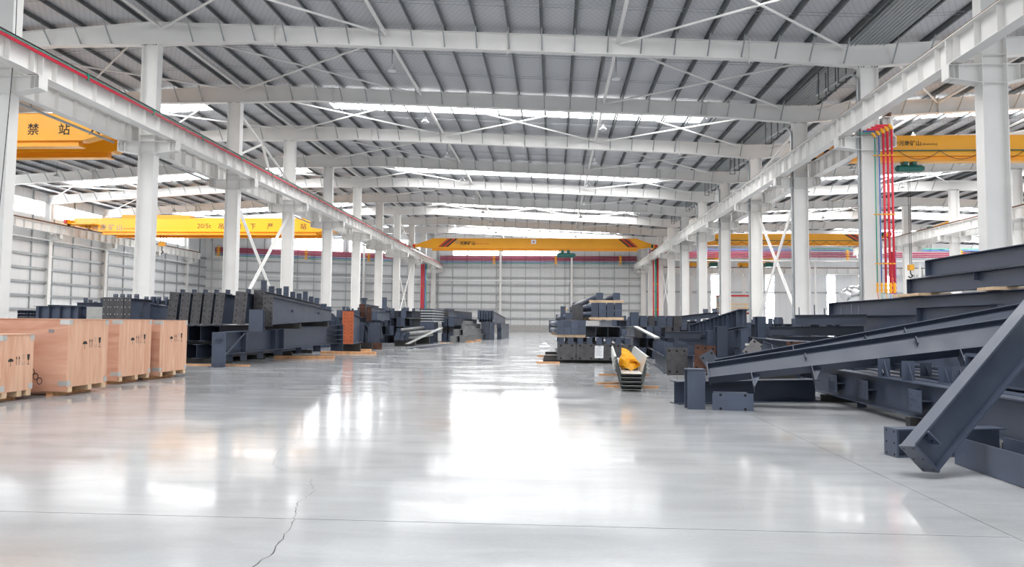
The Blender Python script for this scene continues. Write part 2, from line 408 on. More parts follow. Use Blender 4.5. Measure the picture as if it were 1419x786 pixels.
def rafter(xa, xb, y, px, spl, label, group, me, xs, hs):
    r = struct(thing('roof_rafter', label, 'roof beam', (0, y, 0), 0, group))
    inst('rafter_beam', me, r)
    for x in px:
        if xa+.6 < x < xb-.6: inst('fly_brace', fly(hat(xs, hs, x)), r, T(x, 0, rz(x)))
    for x in spl: inst('splice_plate', SPL, r, T(x, 0, rz(x)))
    return r
mN, xN, hN = rafter_mesh(XL, XR, 1.0, .9); mNm = mN.mesh('rafter_beam', WHITE)
mL, xL_, hL = rafter_mesh(XW, XL, .75, 1.0); mLm = mL.mesh('rafter_beam', WHITE)
mR, xR_, hR = rafter_mesh(XR, XF, .9, .85); mRm = mR.mesh('rafter_beam', WHITE)
mO, xO_, hO = rafter_mesh(XF, XO, .85, .75); mOm = mO.mesh('rafter_beam', WHITE)
for i in range(0, 11):
    rafter(XL, XR, FY(i), PX['N'], (-11.9, -2.0, 7.9), 'white tapered rafter spanning the nave, %s from the end wall' % ORD[11-i], 'roof rafters of the nave', mNm, xN, hN)
    if i < 9:
        rafter(XW, XL, FY(i), PX['L'], (-36, -27),  'white tapered rafter spanning the left aisle, %s from the slanting end wall' % ORD[10-i], 'roof rafters of the left aisle', mLm, xL_, hL)
    if i > 0:
        rafter(XR, XF, FY(i), PX['R'], (19.5, 26.5), 'white tapered rafter spanning the right aisle, %s from its far end' % ORD[11-i], 'roof rafters of the right aisle', mRm, xR_, hR)
    if i > 3:
        rafter(XF, XO, FY(i), PX['O'][::2], (43, 52), 'white rafter spanning the outer aisle, %s from its far end' % ORD[11-i], 'roof rafters of the outer aisle', mOm, xO_, hO)
q, xq, hq = rafter_mesh(-36.5, XL, 1.0, None, tp=4.2); q = q.mesh('rafter_beam', WHITE)
rafter(-36.5, XL, FY(9), PX['L'], (-27,), 'white roof rafter of the left aisle cut short by the slanting end wall', None, q, xq, hq)
q, xq, hq = rafter_mesh(XR, XO, .9, .75); q = q.mesh('rafter_beam', WHITE)
# ------------------------------------------------------------------ longitudinal struts and roof bracing
STRUT = MB().tube((0, .16, 0), (0, BAY-.16, 0), .075, 10).mesh('roof_strut', WHITE)
def one(name, me, M, label, cat, group):
    o = inst(name, me, None, M); tag(o, label, cat, group); return struct(o)
SX = (XL+.35, -7.1, 2.55, XR-1.0)
for i in range(-1, 10):
    for k, x in enumerate(SX[:3]):
        one('roof_strut', STRUT, T(x, FY(i), rz(x)-.22), 'white strut %s the nave roof, %s bay from end wall' % (('along the crate side of', 'left of centre under', 'right of centre under')[k], ORD[10-i]), 'strut', 'roof struts of the nave')
    if i < 8:
        for x in (-26.5, -36.0): one('roof_strut', STRUT, T(x, FY(i), rz(x)-.2), 'white strut in left aisle roof near the %s, %s bay from its end' % ('columns' if x > -30 else 'side wall', ORD[8-i]), 'strut', 'roof struts of the left aisle')
    for x in (19.5, 26.5):
        if i > 0: one('roof_strut', STRUT, T(x, FY(i), rz(x)-.2), 'white strut in right aisle roof near the %s row, %s bay from its end' % ('inner' if x < 22 else 'outer', ORD[10-i]), 'strut', 'roof struts of the right aisle')
_bm = {}
def brace(xa, xb, i, label, group, dz=.30):
    label = label+', %s bay from end wall' % ORD[10-i]
    for a, b in ((xa, xb), (xb, xa)):
        za, zb = rz(a)-dz-.01*(a < b), rz(b)-dz+.10*(a < b)
        o = MB().tube((a, FY(i)+.16, za), (b, FY(i+1)-.16, zb), .048, 8).build('roof_cross_brace', WHITE)
        struct(tag(o, label, 'brace', group))
for i in range(-1, 10):
    lab, grp = 'slim nave roof brace tube', 'roof cross braces of the nave'
    brace(XL+.5, -7.2, i, lab+' on the crate side', grp); brace(2.65, XR-.9, i, lab+' on the beam side', grp)
    if i in (2, 6): brace(-7.0, 2.45, i, lab+' in mid span', grp)
    if i in (1, 2, 4, 5, 6):
        brace(XW+.6, -36.2, i, 'slim brace tube of the left aisle roof by the side wall', 'roof cross braces of the left aisle')
        brace(-26.3, XL-.6, i, 'slim brace tube of the left aisle roof by the columns', 'roof cross braces of the left aisle')
    if i in (1, 2, 4, 6, 7):
        brace(XR+.9, 19.4, i, 'slim brace tube of the right aisle roof by the inner row', 'roof cross braces of the right aisle')
        brace(26.6, XF-.5, i, 'slim brace tube of the right aisle roof by the outer row', 'roof cross braces of the right aisle')
# bracing in the column rows (paired channels)
def vbrace(x, i, za, zb, label, half=False, w_=.16):
    v = struct(thing('column_cross_brace', label, 'brace', (x, FY(i), 0)))
    for k, (a, b) in enumerate(((za, zb), (zb, za))):
        mb = MB(); dx = .09 if k else -.09
        for s in (-.07, .07): mb.bar((dx+s*.0, .22, a+s*1.6), (dx, BAY-.22, b+s*1.6), .10, .05, (1, 0, 0))
        mb.build('diagonal', WHITE, v)
    return v
vbrace(XL, 2, 8.1, 1.2, 'white crossed bracing between two columns above the dark tapered beams')
vbrace(XR, 2, 8.1, 1.2, 'white crossed bracing between two columns beside the red topped cabin')
vbrace(XL, 7, 8.1, 1.2, 'white crossed bracing between far columns beside the red vertical pipe')
vbrace(XR, 7, 8.1, 1.2, 'white crossed bracing between far columns near the purple and red pipes')
def vchev(x, i, label, zt=12.4):
    v = struct(thing('upper_column_brace', label, 'brace', (x, FY(i), 0)))
    for a, b in (((.2, zt), (BAY-.2, 10.4)), ((BAY*.45, zt-1.0), (.2, 10.2)), ((BAY*.45, zt-1.0), (BAY*.62, 10.0))):
        MB().bar((0, a[0], a[1]), (0, b[0], b[1]), .09, .12, (1, 0, 0)).build('diagonal', WHITE, v)
vchev(XR, 2, 'branched white brace above the runway beam of the right row', 11.5)
vchev(XL, 2, 'branched white brace above the runway beam of the left row', 12.7); vchev(XL, 7, 'branched white brace above the runway near the far orange crane', 12.7)
# ------------------------------------------------------------------ crane runway beams
STIFR = MB(); STIFR.box(-.17, .17, -.006, .006, 8.90, 9.60); STIFR = STIFR.mesh('stiffener', WHITE)
SPLR = MB(); SPLR.box(-.20, .20, -.02, .02, 8.86, 9.66)
SPLR = SPLR.mesh('end_plate', WHITE)
def runway(x, ya, yb, label, bars=False, nside=1):
    r = struct(thing('crane_runway_beam', label, 'crane beam', (x, 0, 0)))
    mb = MB(); mb.box(-.22, .22, ya, yb, 9.62, 9.645); mb.box(-.19, .19, ya, yb, 8.87, 8.89); mb.box(-.006, .006, ya, yb, 8.88, 9.63); mb.build('beam_body', WHITE, r)
    MB().box(-.035, .035, ya, yb, 9.645, 9.70).box(-.018, .018, ya, yb, 9.70, 9.76).box(-.04, .04, ya, yb, 9.76, 9.80).build('rail', BROWN if not bars else DARK, r)
    y = ya+.6; k = 0
    while y < yb-.2:
        ph = (y-Y0) % BAY
        if ph > .25 and ph < BAY-.25: inst('stiffener', STIFR, r, T(0, y, 0))
        y += 1.0
    for i in range(-2, 12):
        if ya < FY(i) < yb:
            inst('end_plate', SPLR, r, T(0, FY(i), 0))
            MB().box(-.16, .16, FY(i)-.17, FY(i)+.17, 8.852, 8.872).build('bearing_pad', BROWN, r)
    if bars:
        MB().box(.225, .26, ya, yb, 9.47, 9.57).build('red_conductor_bar', REDBAR, r)
        MB().box(.225, .245, ya, yb, 9.60, 9.625).build('green_conductor_bar', GREENBAR, r)
        h = MB().box(.215, .275, -.04, .04, 9.44, 9.66).mesh('conductor_hanger', GREENBAR)
        y = ya+1
        while y < yb: inst('conductor_hanger', h, r, T(0, y, 0)); y += 4.0
    return r
RWL, RWR = XL+1.05, XR-1.05
runway(RWL, 10, 101.1, 'white crane runway beam with red and green conductor bars over the crates', True)
r_ = runway(RWR, 10, 101.1, 'white stiffened crane runway beam above the long dark beams')
runway(XL-1.05, 10, 97, 'white crane runway beam of the left aisle on the inner columns')
runway(XW+1.15, 45, 86.5, 'white crane runway beam along the panelled left side wall')
runway(XR+.76, FY(1)-.25, 99, 'white crane runway beam of the right aisle behind the coloured pipe column')
runway(XF-1.05, 40, 78.5, 'white crane runway beam on the outer row past the coloured pipes')
runway(XF+1.05, 40, 78.5, 'white crane runway beam facing the outer aisle')
# steel ties (grey tubes) slung below the left aisle runway
tt = thing('runway_tie_rods', 'grey tube slung below the left aisle runway beam', 'tube', (XL-1.25, 0, 0))
for i in range(0, 8): MB().tube((0, FY(i)+.5, 8.72), (0, FY(i+1)-.5, 8.72), .05, 8).tube((0, FY(i)+.6, 8.55), (0, FY(i)+.6, 8.86), .03, 6).build('tube_length', GALV, tt)
# ------------------------------------------------------------------ walls
def struct_thing(*a, **k): return struct(thing(*a, **k))
NWIN = [0]
def window(M, u0, u1, z0, z1, nm, parent=None, bars=()):
    NWIN[0] += 1; wi = empty('window_%d' % NWIN[0]); wi.matrix_world = M; struct(wi)
    MB().add([(u0, -.05, z0), (u1, -.05, z0), (u1, -.05, z1), (u0, -.05, z1)], [(0, 1, 2, 3)]).build('pane', WIN, wi)
    fr = MB()
    fr.box(u0-.05, u1+.05, -.10, -.02, z0-.06, z0); fr.box(u0-.05, u1+.05, -.10, -.02, z1, z1+.06)
    fr.box(u0-.06, u0, -.10, -.02, z0, z1); fr.box(u1, u1+.06, -.10, -.02, z0, z1); fr.build('window_frame', PIPEW, wi)
    for k in range(1, nm):
        u = u0+(u1-u0)*k/nm; MB().box(u-.035, u+.035, -.09, -.03, z0, z1).build('mullion', GALV, wi)
    for z in bars: MB().box(u0, u1, -.09, -.04, z-.03, z+.03).build('transom', GALV, wi)
    return wi
def wall(name, P0, P1, top, girts, studs, m, dwarf=True, cz0=0.0):
    P0 = Vector(P0); P1 = Vector(P1); M = frame(P0, P1, (0, 0, 1)); L = (P1-P0).length
    r = struct(empty(name)); r.matrix_world = M
    N = max(2, int(L/2)); pts = [(L*k/N, top((M @ Vector((L*k/N, 0, 0))).x)) for k in range(N+1)]
    MB().prism([(0, cz0), (L, cz0)]+pts[::-1], 0, .08).build('wall_sheet', m, r)
    if dwarf: MB().box(0, L, -.14, -.002, 0, 1.0).build('dwarf_wall', CONC, r)
    gme = MB().box(0, L, -.16, -.10, -.10, .10).box(0, L, -.16, -.004, .085, .10).mesh('girt', GALV)
    for z in girts: inst('girt', gme, r, T(0, 0, z))
    for u in studs:
        zt = top((M @ Vector((u, 0, 0))).x)
        MB().box(u-.05, u+.05, -.10, -.004, 1.0 if dwarf else cz0, zt).build('stud', GALV, r)
    return M, L
G = (1.95, 3.2, 4.25, 5.45, 6.65, 7.75, 9.2)
tp = lambda x: rz(min(max(x, XL+.001), XR-.001))+.22
M, L = wall('wall_far', (XL, YE, 0), (XR, YE, 0), tp, G, [.6+2.1*k for k in range(14)], WALLM)
window(M, 2.7, 9.3, 10.95, 12.95, 6, bars=(12.0,)); window(M, 9.95, 17.9, 10.95, 12.85, 7, bars=(12.0,))
for u in (XL, XR):
    pass
for x in (-7.6, 2.5):
    wc = struct_thing('wind_column', 'slim white post against the nave end wall %s' % ('behind the crane hoist' if x > 0 else 'under the crane lettering'), 'column', (x, YE-.42, 0), 0, 'slim posts of the nave end wall')
    MB().box(-.14, .14, -.2, -.185, 0, rz(x)-.3).box(-.14, .14, .185, .2, 0, rz(x)-.3).box(-.006, .006, -.19, .19, 0, rz(x)-.3).build('post', WHITE, wc)
    MB().box(-.2, .2, -.26, .26, 0, .02).build('base_plate', WHITE, wc)
tpl = lambda x: rz(min(x, XL-.001))+.2
M2, L2 = wall('wall_far_left', (XW, ywl(XW), 0), (XL, YE, 0), tpl, G, [.8+2.15*k for k in range(14)], WALLM)
window(M2, 8.2, 17.5, 10.95, 12.6, 8, bars=(11.8,)); window(M2, 18.4, 27.5, 10.95, 12.9, 8, bars=(11.9,))
for u in (10.2, 20.4):
    q = M2 @ Vector((u, -.42, 0)); wc = struct_thing('wind_column', 'slim white post against the slanting end wall, nearer the %s' % ('side wall' if u < 15 else 'nave'), 'column', q, 0, 'slim posts of the slanting wall')
    MB().box(-.14, .14, -.2, .2, 0, rz(q.x)-.3).build('post', WHITE, wc)
M3_, L3 = wall('wall_left', (XW, YB, 0), (XW, ywl(XW), 0), lambda x: rz(XW)+.2, (2.1, 3.3, 4.5, 5.7, 6.9, 8.1, 9.3), [1.0+2.67*k for k in range(42)], WALLM)
for i in range(3, 8):
    window(M3_, FY(i)-YB+.5, FY(i)-YB+7.5, 10.4, 11.65, 9)
for i in range(5, 8):
    window(M3_, FY(i)-YB+1.2, FY(i)-YB+6.8, 1.05, 2.55, 5)
M4_, L4 = wall('wall_right', (XO, YT, 0), (XO, YB, 0), lambda x: rz(XO)+.2, (2.1, 4.5, 6.9, 9.3), [2+6*k for k in range(21)], WALLW)
for k in range(6): window(M4_, 6+18*k, 20+18*k, 9.6, 11.2, 10)  # unseen glowing strips, added to brighten the far end of the hall
tr = lambda x: rz(min(max(x, XR+.001), XO-.01))+.2
M5, L5 = wall('wall_far_right', (XR, YT, 0), (XO, YT, 0), tr, (6.2,), [], WALLW)
for x in (24.3, 32.4, 41.4, 50.0): window(M5, x-XR-.55, x-XR+.65, 1.4, 8.75, 1, bars=(3.0, 4.8, 6.4))
wall('wall_return', (XR+.3, YE, 0), (XR+.3, YT, 0), lambda x: 12.7, (3.2, 6.2), [], WALLW)
# round thin conduits crossing the end wall
c_ = thing('wall_conduit', 'thin white conduit line crossing the nave end wall', 'conduit', (0, YE-.3, 0))
MB().tube((XL+.5, -.45, 7.25), (XR-.5, -.45, 7.25), .07, 8).build('conduit_tube', PIPEW, c_)
c_ = thing('wall_conduit', 'thin white conduit line crossing the slanting end wall', 'conduit', (0, 0, 0)); c_.matrix_world = M2
MB().tube((1, -.98, 7.25), (L2-.6, -.98, 7.25), .07, 8).build('conduit_tube', PIPEW, c_)
c_ = thing('wall_conduit', 'white conduit running along the left side wall', 'conduit', (XW+.56, 0, 0))
MB().tube((0, 45, 8.25), (0, 86, 8.25), .06, 8).build('conduit_tube', PIPEW, c_)
# ------------------------------------------------------------------ pipe runs on the end walls
BRK = MB()
for k in range(5): BRK.box(-.22, .22, -.16, -.10, 9.66+k*.27, 9.78+k*.27)
BRK.box(-.05, .05, -.1, .0, 9.6, 10.95); BRK = BRK.mesh('pipe_bracket', YEL)
def piperun(M, u0, u1, label, order, br, y=-.5, ledge=False):
    r = thing('pipe_run', label, 'pipes', M=M)
    for z, rad, m in order: MB().tube((u0, y, z), (u1, y, z), rad, 10).build('pipe', m, r, True)
    for u in br: inst('pipe_bracket', BRK, r, T(u, y, 0))
    hm = MB().box(-.02, .02, y-.03, y+.5 if not ledge else y+.03, 9.6, 10.95).mesh('pipe_hanger', GALV)
    u = u0+1
    while u < u1: inst('pipe_hanger', hm, r, T(u, 0, 0)); u += 2.8
    if ledge:
        MB().box(u0, u1, y-.2, y+.2, 9.50, 9.62).build('support_beam', WHITE, r)
        for u in ((.0, 12.9, 25.8) if u1 > 25 else (XF-XR-.7,)): MB().box(u-.1, u+.1, y-.1, y+.1, 0, 9.5).build('support_post', WHITE, r)
    return r
LO = [(10.76, .07, WINE), (10.58, .07, WINE), (10.40, .07, WINE), (10.22, .07, WINE), (9.95, .05, BLUEP), (9.75, .05, GREENP)]
HI = [(10.98, .05, BLUEP), (10.78, .05, PURPLE), (10.56, .08, WINE), (10.36, .08, WINE), (10.16, .08, WINE), (9.96, .08, WINE)]
piperun(M, .9, XR-XL-.9, 'red, blue and green pipes along the nave end wall on yellow brackets', LO, (8.7, 17.5, 26.6))
piperun(M2, 1.2, L2-1.5, 'red, blue and green pipes along the slanting end wall of the left aisle', LO, (1.6, 12.6, 21.0, 27.2))
MR = T(XR, 92.6, 0)
piperun(MR, -.3, XF-XR-.6, 'red and purple pipes spanning the right aisle below its far crane', HI, (6.0, 19.5-.4), 0, True)
piperun(T(XF, 92.6, 0), -.5, 26, 'red, green and blue pipes spanning the outer aisle', [(11.1, .06, GREENP), (10.9, .06, BLUEP), (10.56, .09, WINE), (10.32, .09, WINE), (10.08, .09, WINE)], (4.0, 11.0, 18), 0, True)
# runway beam of the cross hall with its columns
xr = struct_thing('crane_runway_beam', 'white crane runway beam crossing behind the right aisle by the windowed wall', 'crane beam', (XR+.9, 106, 0))
MB().box(0, 48, -.22, .22, 9.6, 9.64).box(0, 48, -.2, .2, 8.75, 8.78).box(0, 48, -.006, .006, 8.77, 9.61).build('beam_body', WHITE, xr); MB().box(0, 48, -.04, .04, 9.64, 9.78).build('rail', BROWN, xr)
sm = MB().box(-.006, .006, -.17, .17, 8.79, 9.59).mesh('stiffener', WHITE)
for k in range(32): inst('stiffener', sm, xr, T(.8+1.5*k, 0, 0))
for x in (20.2, 28.0, 36.0, 44.5):
    wc = struct_thing('cross_hall_column', 'white column under the cross hall runway, %s from the nave' % ORD[(20.2, 28.0, 36.0, 44.5).index(x)+1], 'column', (x, 106.6, 0), 0, 'cross hall columns')
    MB().box(-.2, .2, -.3, -.28, 0, 12).box(-.2, .2, .28, .3, 0, 12).box(-.006, .006, -.29, .29, 0, 12).build('shaft', WHITE, wc); MB().box(-.2, .2, -.75, -.3, 8.4, 8.74).build('corbel', WHITE, wc)
# vertical pipes on columns
def riser(x, y, z0, z1, cols, label, bz, valve=True, xe=0):
    r = thing('riser_pipes', label, 'pipes', (x, y, 0))
    for k, (dx, rad, m) in enumerate(cols):
        p = MB().tube((dx, 0, z0+.55 if valve else z0), (dx, 0, z1-.08*(4-k)), rad, 10).build('pipe', m, r, True)
        if valve:
            MB().tube((dx, 0, z0+.15), (dx, 0, z0+.55), rad*.9+.012, 10).tube((dx, 0, z0+.22), (dx, 0, z0+.29), rad*1.1+.022, 10).tube((dx, 0, z0+.41), (dx, 0, z0+.48), rad*1.1+.022, 10).build('valve', YEL, p)
            MB().path([(dx, 0, z0+.15), (dx+.03, -.02, z0-.2), (dx+.05, 0, z0-.9)], .012, 6).build('hose', (PINK, GREENP, YEL, BLUEP, REDP)[k], p)
            zt = z1-.08*(4-k)
            MB().path([(dx, 0, zt-.05), (dx-.02, 0, zt+.04), (dx-.07, 0, zt+.09), (dx-.13, 0, zt+.10)], rad+.022, 10).build('elbow', YEL, p)
            MB().tube((dx-.12, 0, zt+.10), (dx-.62, -.02, zt+.10), rad, 8).build('upper_pipe', m, p)
    for z in bz:
        mb = MB().box(cols[0][0]-.05, cols[-1][0]+.06, .05, .08, z-.015, z+.015)
        for dx, rad, m in cols: mb.box(dx-rad-.012, dx+rad+.012, -rad-.012, .06, z-.022, z+.022)
        mb.build('pipe_clamp', YEL, r)
    return r
riser(XR, FY(1)-.32, 2.45, 9.15, [(.10, .022, GREENP), (.26, .022, BLUEP), (.43, .045, PINK), (.59, .045, PINK), (.75, .045, PINK)], 'green, blue and three red vertical pipes with orange valves on white column', (8.05, 5.7, 3.75))
riser(XL+.1, FY(9)-.35, 1.0, 9.2, [(-.25, .1, PINK), (0, .1, PINK), (.25, .06, BLUEP), (.4, .06, GREENP)], 'thick red vertical pipes on a far column beside the orange crane', (6, 3), False)
riser(XR-.55, FY(8)-.35, 1.0, 9.2, [(-.3, .08, REDP), (0, .1, GREENP), (.2, .12, REDP)], 'dark red and green vertical pipes on a far column of the right row', (6, 3), False)
riser(33.5, 72.3, .0, 9.0, [(-.16, .16, REDP), (.18, .15, PURPLE)], 'dark red and purple vertical pipes beside the aluminium ladder', (6, 3), False)
# drain pipes under the valley gutter
for i in range(1, 7):
    d = thing('drain_pipe', 'grey drain pipe under the valley gutter at the %s column from the end wall' % ORD[11-i], 'pipe', (XR-.62, FY(i), 0), 0, 'drain pipes under the valley gutter')
    MB().path([(.2, -.05, .6), (.2, -.05, 11.2), (.1, .15, 11.5), (0, .4, 11.55), (-.05, 3.6, 11.75), (.1, 3.8, 12.5)], .06, 8).build('pipe_line', GALV, d)
    for k in (.9, 2.0, 3.1):
        MB().box(-.19, -.15, k-.02, k+.02, 11.42, 12.64).box(.13, .17, k-.02, k+.02, 11.42, 12.64).box(-.19, .17, k-.02, k+.02, 11.40, 11.44).build('hanger', GALVD, d)
# ------------------------------------------------------------------ pendant lamps
LAMPC = MB().tube((0, 0, .0), (0, 0, .85), .012, 6).mesh('lamp_cord', CABLE)
LH = MB(); LH.tube((0, 0, -.30), (0, 0, -.24), .21, 14, .19); LH.tube((0, 0, -.24), (0, 0, -.12), .19, 14, .07); LH.tube((0, 0, -.12), (0, 0, .01), .05, 8)
LH = LH.mesh('lamp_housing', LAMPM)
LR = MB().tube((0, 0, -.315), (0, 0, -.30), .18, 14).mesh('lamp_lens', PIPEW)
def lamp(x, y, label, grp):
    l = thing('pendant_lamp', label, 'lamp', (x, y, rz(x)-1.05), 0, grp)
    inst('lamp_cord', LAMPC, l); inst('lamp_housing', LH, l); inst('lamp_lens', LR, l)
for i in range(1, 9):
    for x in (-7.1, 2.6): lamp(x, FY(i)+1.1, 'round nave lamp on the %s side, %s bay from the end wall' % ('crate' if x < 0 else 'long beam', ORD[10-i]), 'high-bay lamps of the nave')
    if i > 1 and i < 8:
        for x in (-36, -26.5): lamp(x, FY(i)+4, 'round left aisle lamp nearer the %s, %s bay from its end' % ('side wall' if x < -30 else 'columns', ORD[10-i]), 'high-bay lamps of the left aisle')
    if i > 0:
        for x in (19.5, 26.5): lamp(x, FY(i)+2.5, 'round right aisle lamp nearer the %s row, %s bay from its end' % ('inner' if x < 22 else 'outer', ORD[10-i]), 'high-bay lamps of the right aisle')
# ------------------------------------------------------------------ bridge cranes
def letters(parent, body, px, py, Yf, size, m, name='lettering', bold=.0, org=(0, 0, 0)):
    me, _ = text_mesh(body, size, m, bold); p = atY(px, py, Yf)-Vector(org)
    return inst(name, me, parent, T(p.x, p.y-.004, p.z) @ FACE_Y)
def diamond(parent, px, py, Yf, s, m, org):
    p = atY(px, py, Yf)-Vector(org); mb = MB(); o_ = [(0, -s), (s, 0), (0, s), (-s, 0)]
    for a, b in zip(o_, o_[1:]+o_[:1]): mb.bar((p.x+a[0], p.y-.01, p.z+a[1]), (p.x+b[0], p.y-.01, p.z+b[1]), .012, s*.22)
    mb.bar((p.x-s*.4, p.y-.01, p.z), (p.x+s*.4, p.y-.01, p.z), .012, s*.2); mb.build('emblem', m, parent)
def girder(x0, x1, z0, h, y0, wd, m, parent, ch=1.6, chb=1.0):
    zt = z0+h; mb = MB()
    e0 = max(z0+h*.30, 9.87); e1 = max(z0+h*.52, e0+.30)
    mb.prism([(x0, e0), (x0+.35, e0), (x0+.35+chb, z0+.26), (x1-.35-chb, z0+.26), (x1-.35, e0), (x1, e0), (x1, e1), (x1-ch, zt), (x0+ch, zt), (x0, e1)], y0, y0+wd)
    mb.box(x0+ch*.9, x1-ch*.9, y0-.03, y0+wd+.03, zt, zt+.02)
    g = mb.build('girder', m, parent)
    MB().box(x0+chb+.6, x1-chb-.6, y0+wd*.25, y0+wd*.75, z0+.04, z0+.26).box(x0+chb+.5, x1-chb-.5, y0+wd*.05, y0+wd*.95, z0, z0+.04).build('lower_beam', m, g)
    return g
def carriage(x, ya, yb, parent, m):
    c = MB().box(x-.16, x+.16, ya, yb, 9.92, 10.32).build('end_carriage', m, parent)
    for y in (ya+.45, yb-.45): MB().tube((x-.10, y, 9.99), (x+.10, y, 9.99), .19, 14).build('wheel', DARK, c)
    for y, s in ((ya, -1), (yb, 1)): MB().box(x-.13, x+.13, min(y, y+s*.16), max(y, y+s*.16), 9.98, 10.26).build('bumper', REDP, c)
    MB().box(x-.35, x-.16 if x < 0 else x+.35, ya+.9, ya+1.35, 10.05, 10.40).build('drive_motor', GREENH, c)
def hoist(x, y, zb, parent, zhook, s=1.0):
    hb = MB(); hb.tube((x-.95*s, y, zb-.50*s), (x+.95*s, y, zb-.50*s), .27*s, 16); hb.tube((x-1.05*s, y, zb-.50*s), (x-.95*s, y, zb-.50*s), .20*s, 12); hb.tube((x+.95*s, y, zb-.50*s), (x+1.12*s, y, zb-.50*s), .2*s, 12)
    h = hb.build('hoist', GREENH, parent)
    for dx in (-.38, .30):
        MB().box(x+dx*s-.16*s, x+dx*s+.16*s, y-.3*s, y+.3*s, zb-.26*s, zb+.05).tube((x+dx*s, y-.34*s, zb-.05), (x+dx*s, y-.28*s, zb-.05), .15*s, 12).build('trolley', GREENH, h)
    for dx in (-.12, .02): MB().tube((x+dx*s, y, zhook), (x+dx*s, y, zb-.5*s), .014, 5).build('wire_rope', CABLE, h)
    k = MB().box(x-.22*s, x+.12*s, y-.14, y+.14, zhook-.12, zhook+.16).build('hook_block', YEL, h)
    MB().path([(x-.05, y, zhook-.12), (x-.05, y, zhook-.28), (x+.06, y, zhook-.40), (x-.06, y, zhook-.50), (x-.16, y, zhook-.42)], .03, 6).build('hook', DARK, k)
    return h
def stripes(x, z0, z1, y, parent, flip):
    for k, m in enumerate((REDP, BLACK, REDP, BLACK)):
        a = x+k*.30*flip; d = 1.15*flip
        MB().prism([(a, z0), (a+.26*flip, z0), (a+.26*flip+d, z1), (a+d, z1)][::int(flip)], y-.006, y-.001).build('warning_stripe', m, parent)
# nave crane
yc = 82.4; zb, hh = 9.70, 1.42
cr = thing('bridge_crane', 'orange bridge crane spanning the nave near its end wall', 'bridge crane', (0, yc, 0))
g = girder(RWL+.1, RWR-.1, zb, hh, 0, .6, CRANE, cr, 1.9, 1.2)
carriage(RWL, -1.2, 1.9, cr, CRANE); carriage(RWR, -1.2, 1.9, cr, CRANE)
hoist(1.35, .3, zb, cr, 2.9)
stripes(-13.6, zb+.42, zb+hh-.03, 0, g, 1); stripes(9.7, zb+.42, zb+hh-.03, 0, g, -1)
diamond(g, 633.5, 335.5, yc, .22, INKG, (0, yc, 0)); letters(g, '河南矿山', 637, 339, yc, .46, INK, org=(0, yc, 0), bold=.012); letters(g, 'HENAN MINE CRANE', 656.5, 338.6, yc, .19, REDP, org=(0, yc, 0))
p = atY(739.5, 335.2, yc); MB().box(p.x-.3, p.x+.3, -.012, -.002, p.z-.25, p.z+.25).build('notice_plate', PAPER, g); MB().tube((p.x, -.018, p.z), (p.x, -.012, p.z), .1, 12).build('red_seal', REDP, g)
# left aisle, far crane (two girders)
def double_crane(yc, label, zb=9.05, hh=1.42):
    cr = thing('bridge_crane', label, 'bridge crane', (0, yc, 0)); xa, xb = XW+1.2, XL-1.1
    g = girder(xa, xb, zb, hh, 0, .55, CRANE, cr, .5, 2.4); girder(xa, xb, zb-.02, hh, 2.1, .55, CRANE, cr, .5, 2.4)
    carriage(xa, -.6, 3.3, cr, CRANE); carriage(xb, -.6, 3.3, cr, CRANE)
    return cr, g
yc = 62.3
cr, g = double_crane(yc, 'yellow double-girder crane lettered 20/5t over the left aisle', 9.02, 1.48)
MB().box(-40.0, -33.5, .9, 1.8, 10.5, 10.95).build('trolley_house', CRANE, cr)
MB().box(-43.6, -41.6, -.9, 0, 9.85, 9.93).build('walkway', CRANE, cr)
hk = MB().box(-36.6, -36.0, -.12+1.3, .12+1.3, 8.1, 8.5).build('hook_block', YEL, cr)
for dx in (-.15, .15): MB().tube((-36.3+dx, 1.3, 8.5), (-36.3+dx, 1.3, 10.4), .03, 6).build('wire_rope', CABLE, hk)
MB().path([(-36.3, 1.3, 8.1), (-36.3, 1.3, 7.7), (-36.15, 1.3, 7.55), (-36.35, 1.3, 7.4)], .05, 6).build('hook', DARK, hk)
O = (0, yc, 0)
diamond(g, 122.5, 314, yc, .24, INK, O); 
for k, ch in enumerate('河南矿山'): letters(g, ch, 127.5+k*11.2, 318.5, yc, .60, INKG, org=O, bold=.006)
letters(g, 'HENAN MINE CRANE', 171, 318, yc, .20, REDP, org=O)
letters(g, '20/5t', 273, 316.5, yc, .62, INK, org=O, bold=.0)
for px, ch in ((302, '吊'), (326, '物'), (346, '下'), (370, '严'), (395, '禁'), (416, '站'), (441, '人')): letters(g, ch, px, 317, yc, .58, INK, org=O, bold=.006)
# left aisle, near crane
yc = 30.2
cr, g = double_crane(yc, 'yellow double-girder crane over the left aisle beside the near columns', 9.02, 1.48); O = (0, yc, 0)
for px, ch in ((37.5, '禁'), (80.5, '站'), (122.5, '人'), (-5, '严'), (-48, '下'), (-91, '物')): letters(g, ch, px, 185.5, yc, .56, INK, org=O, bold=.006)
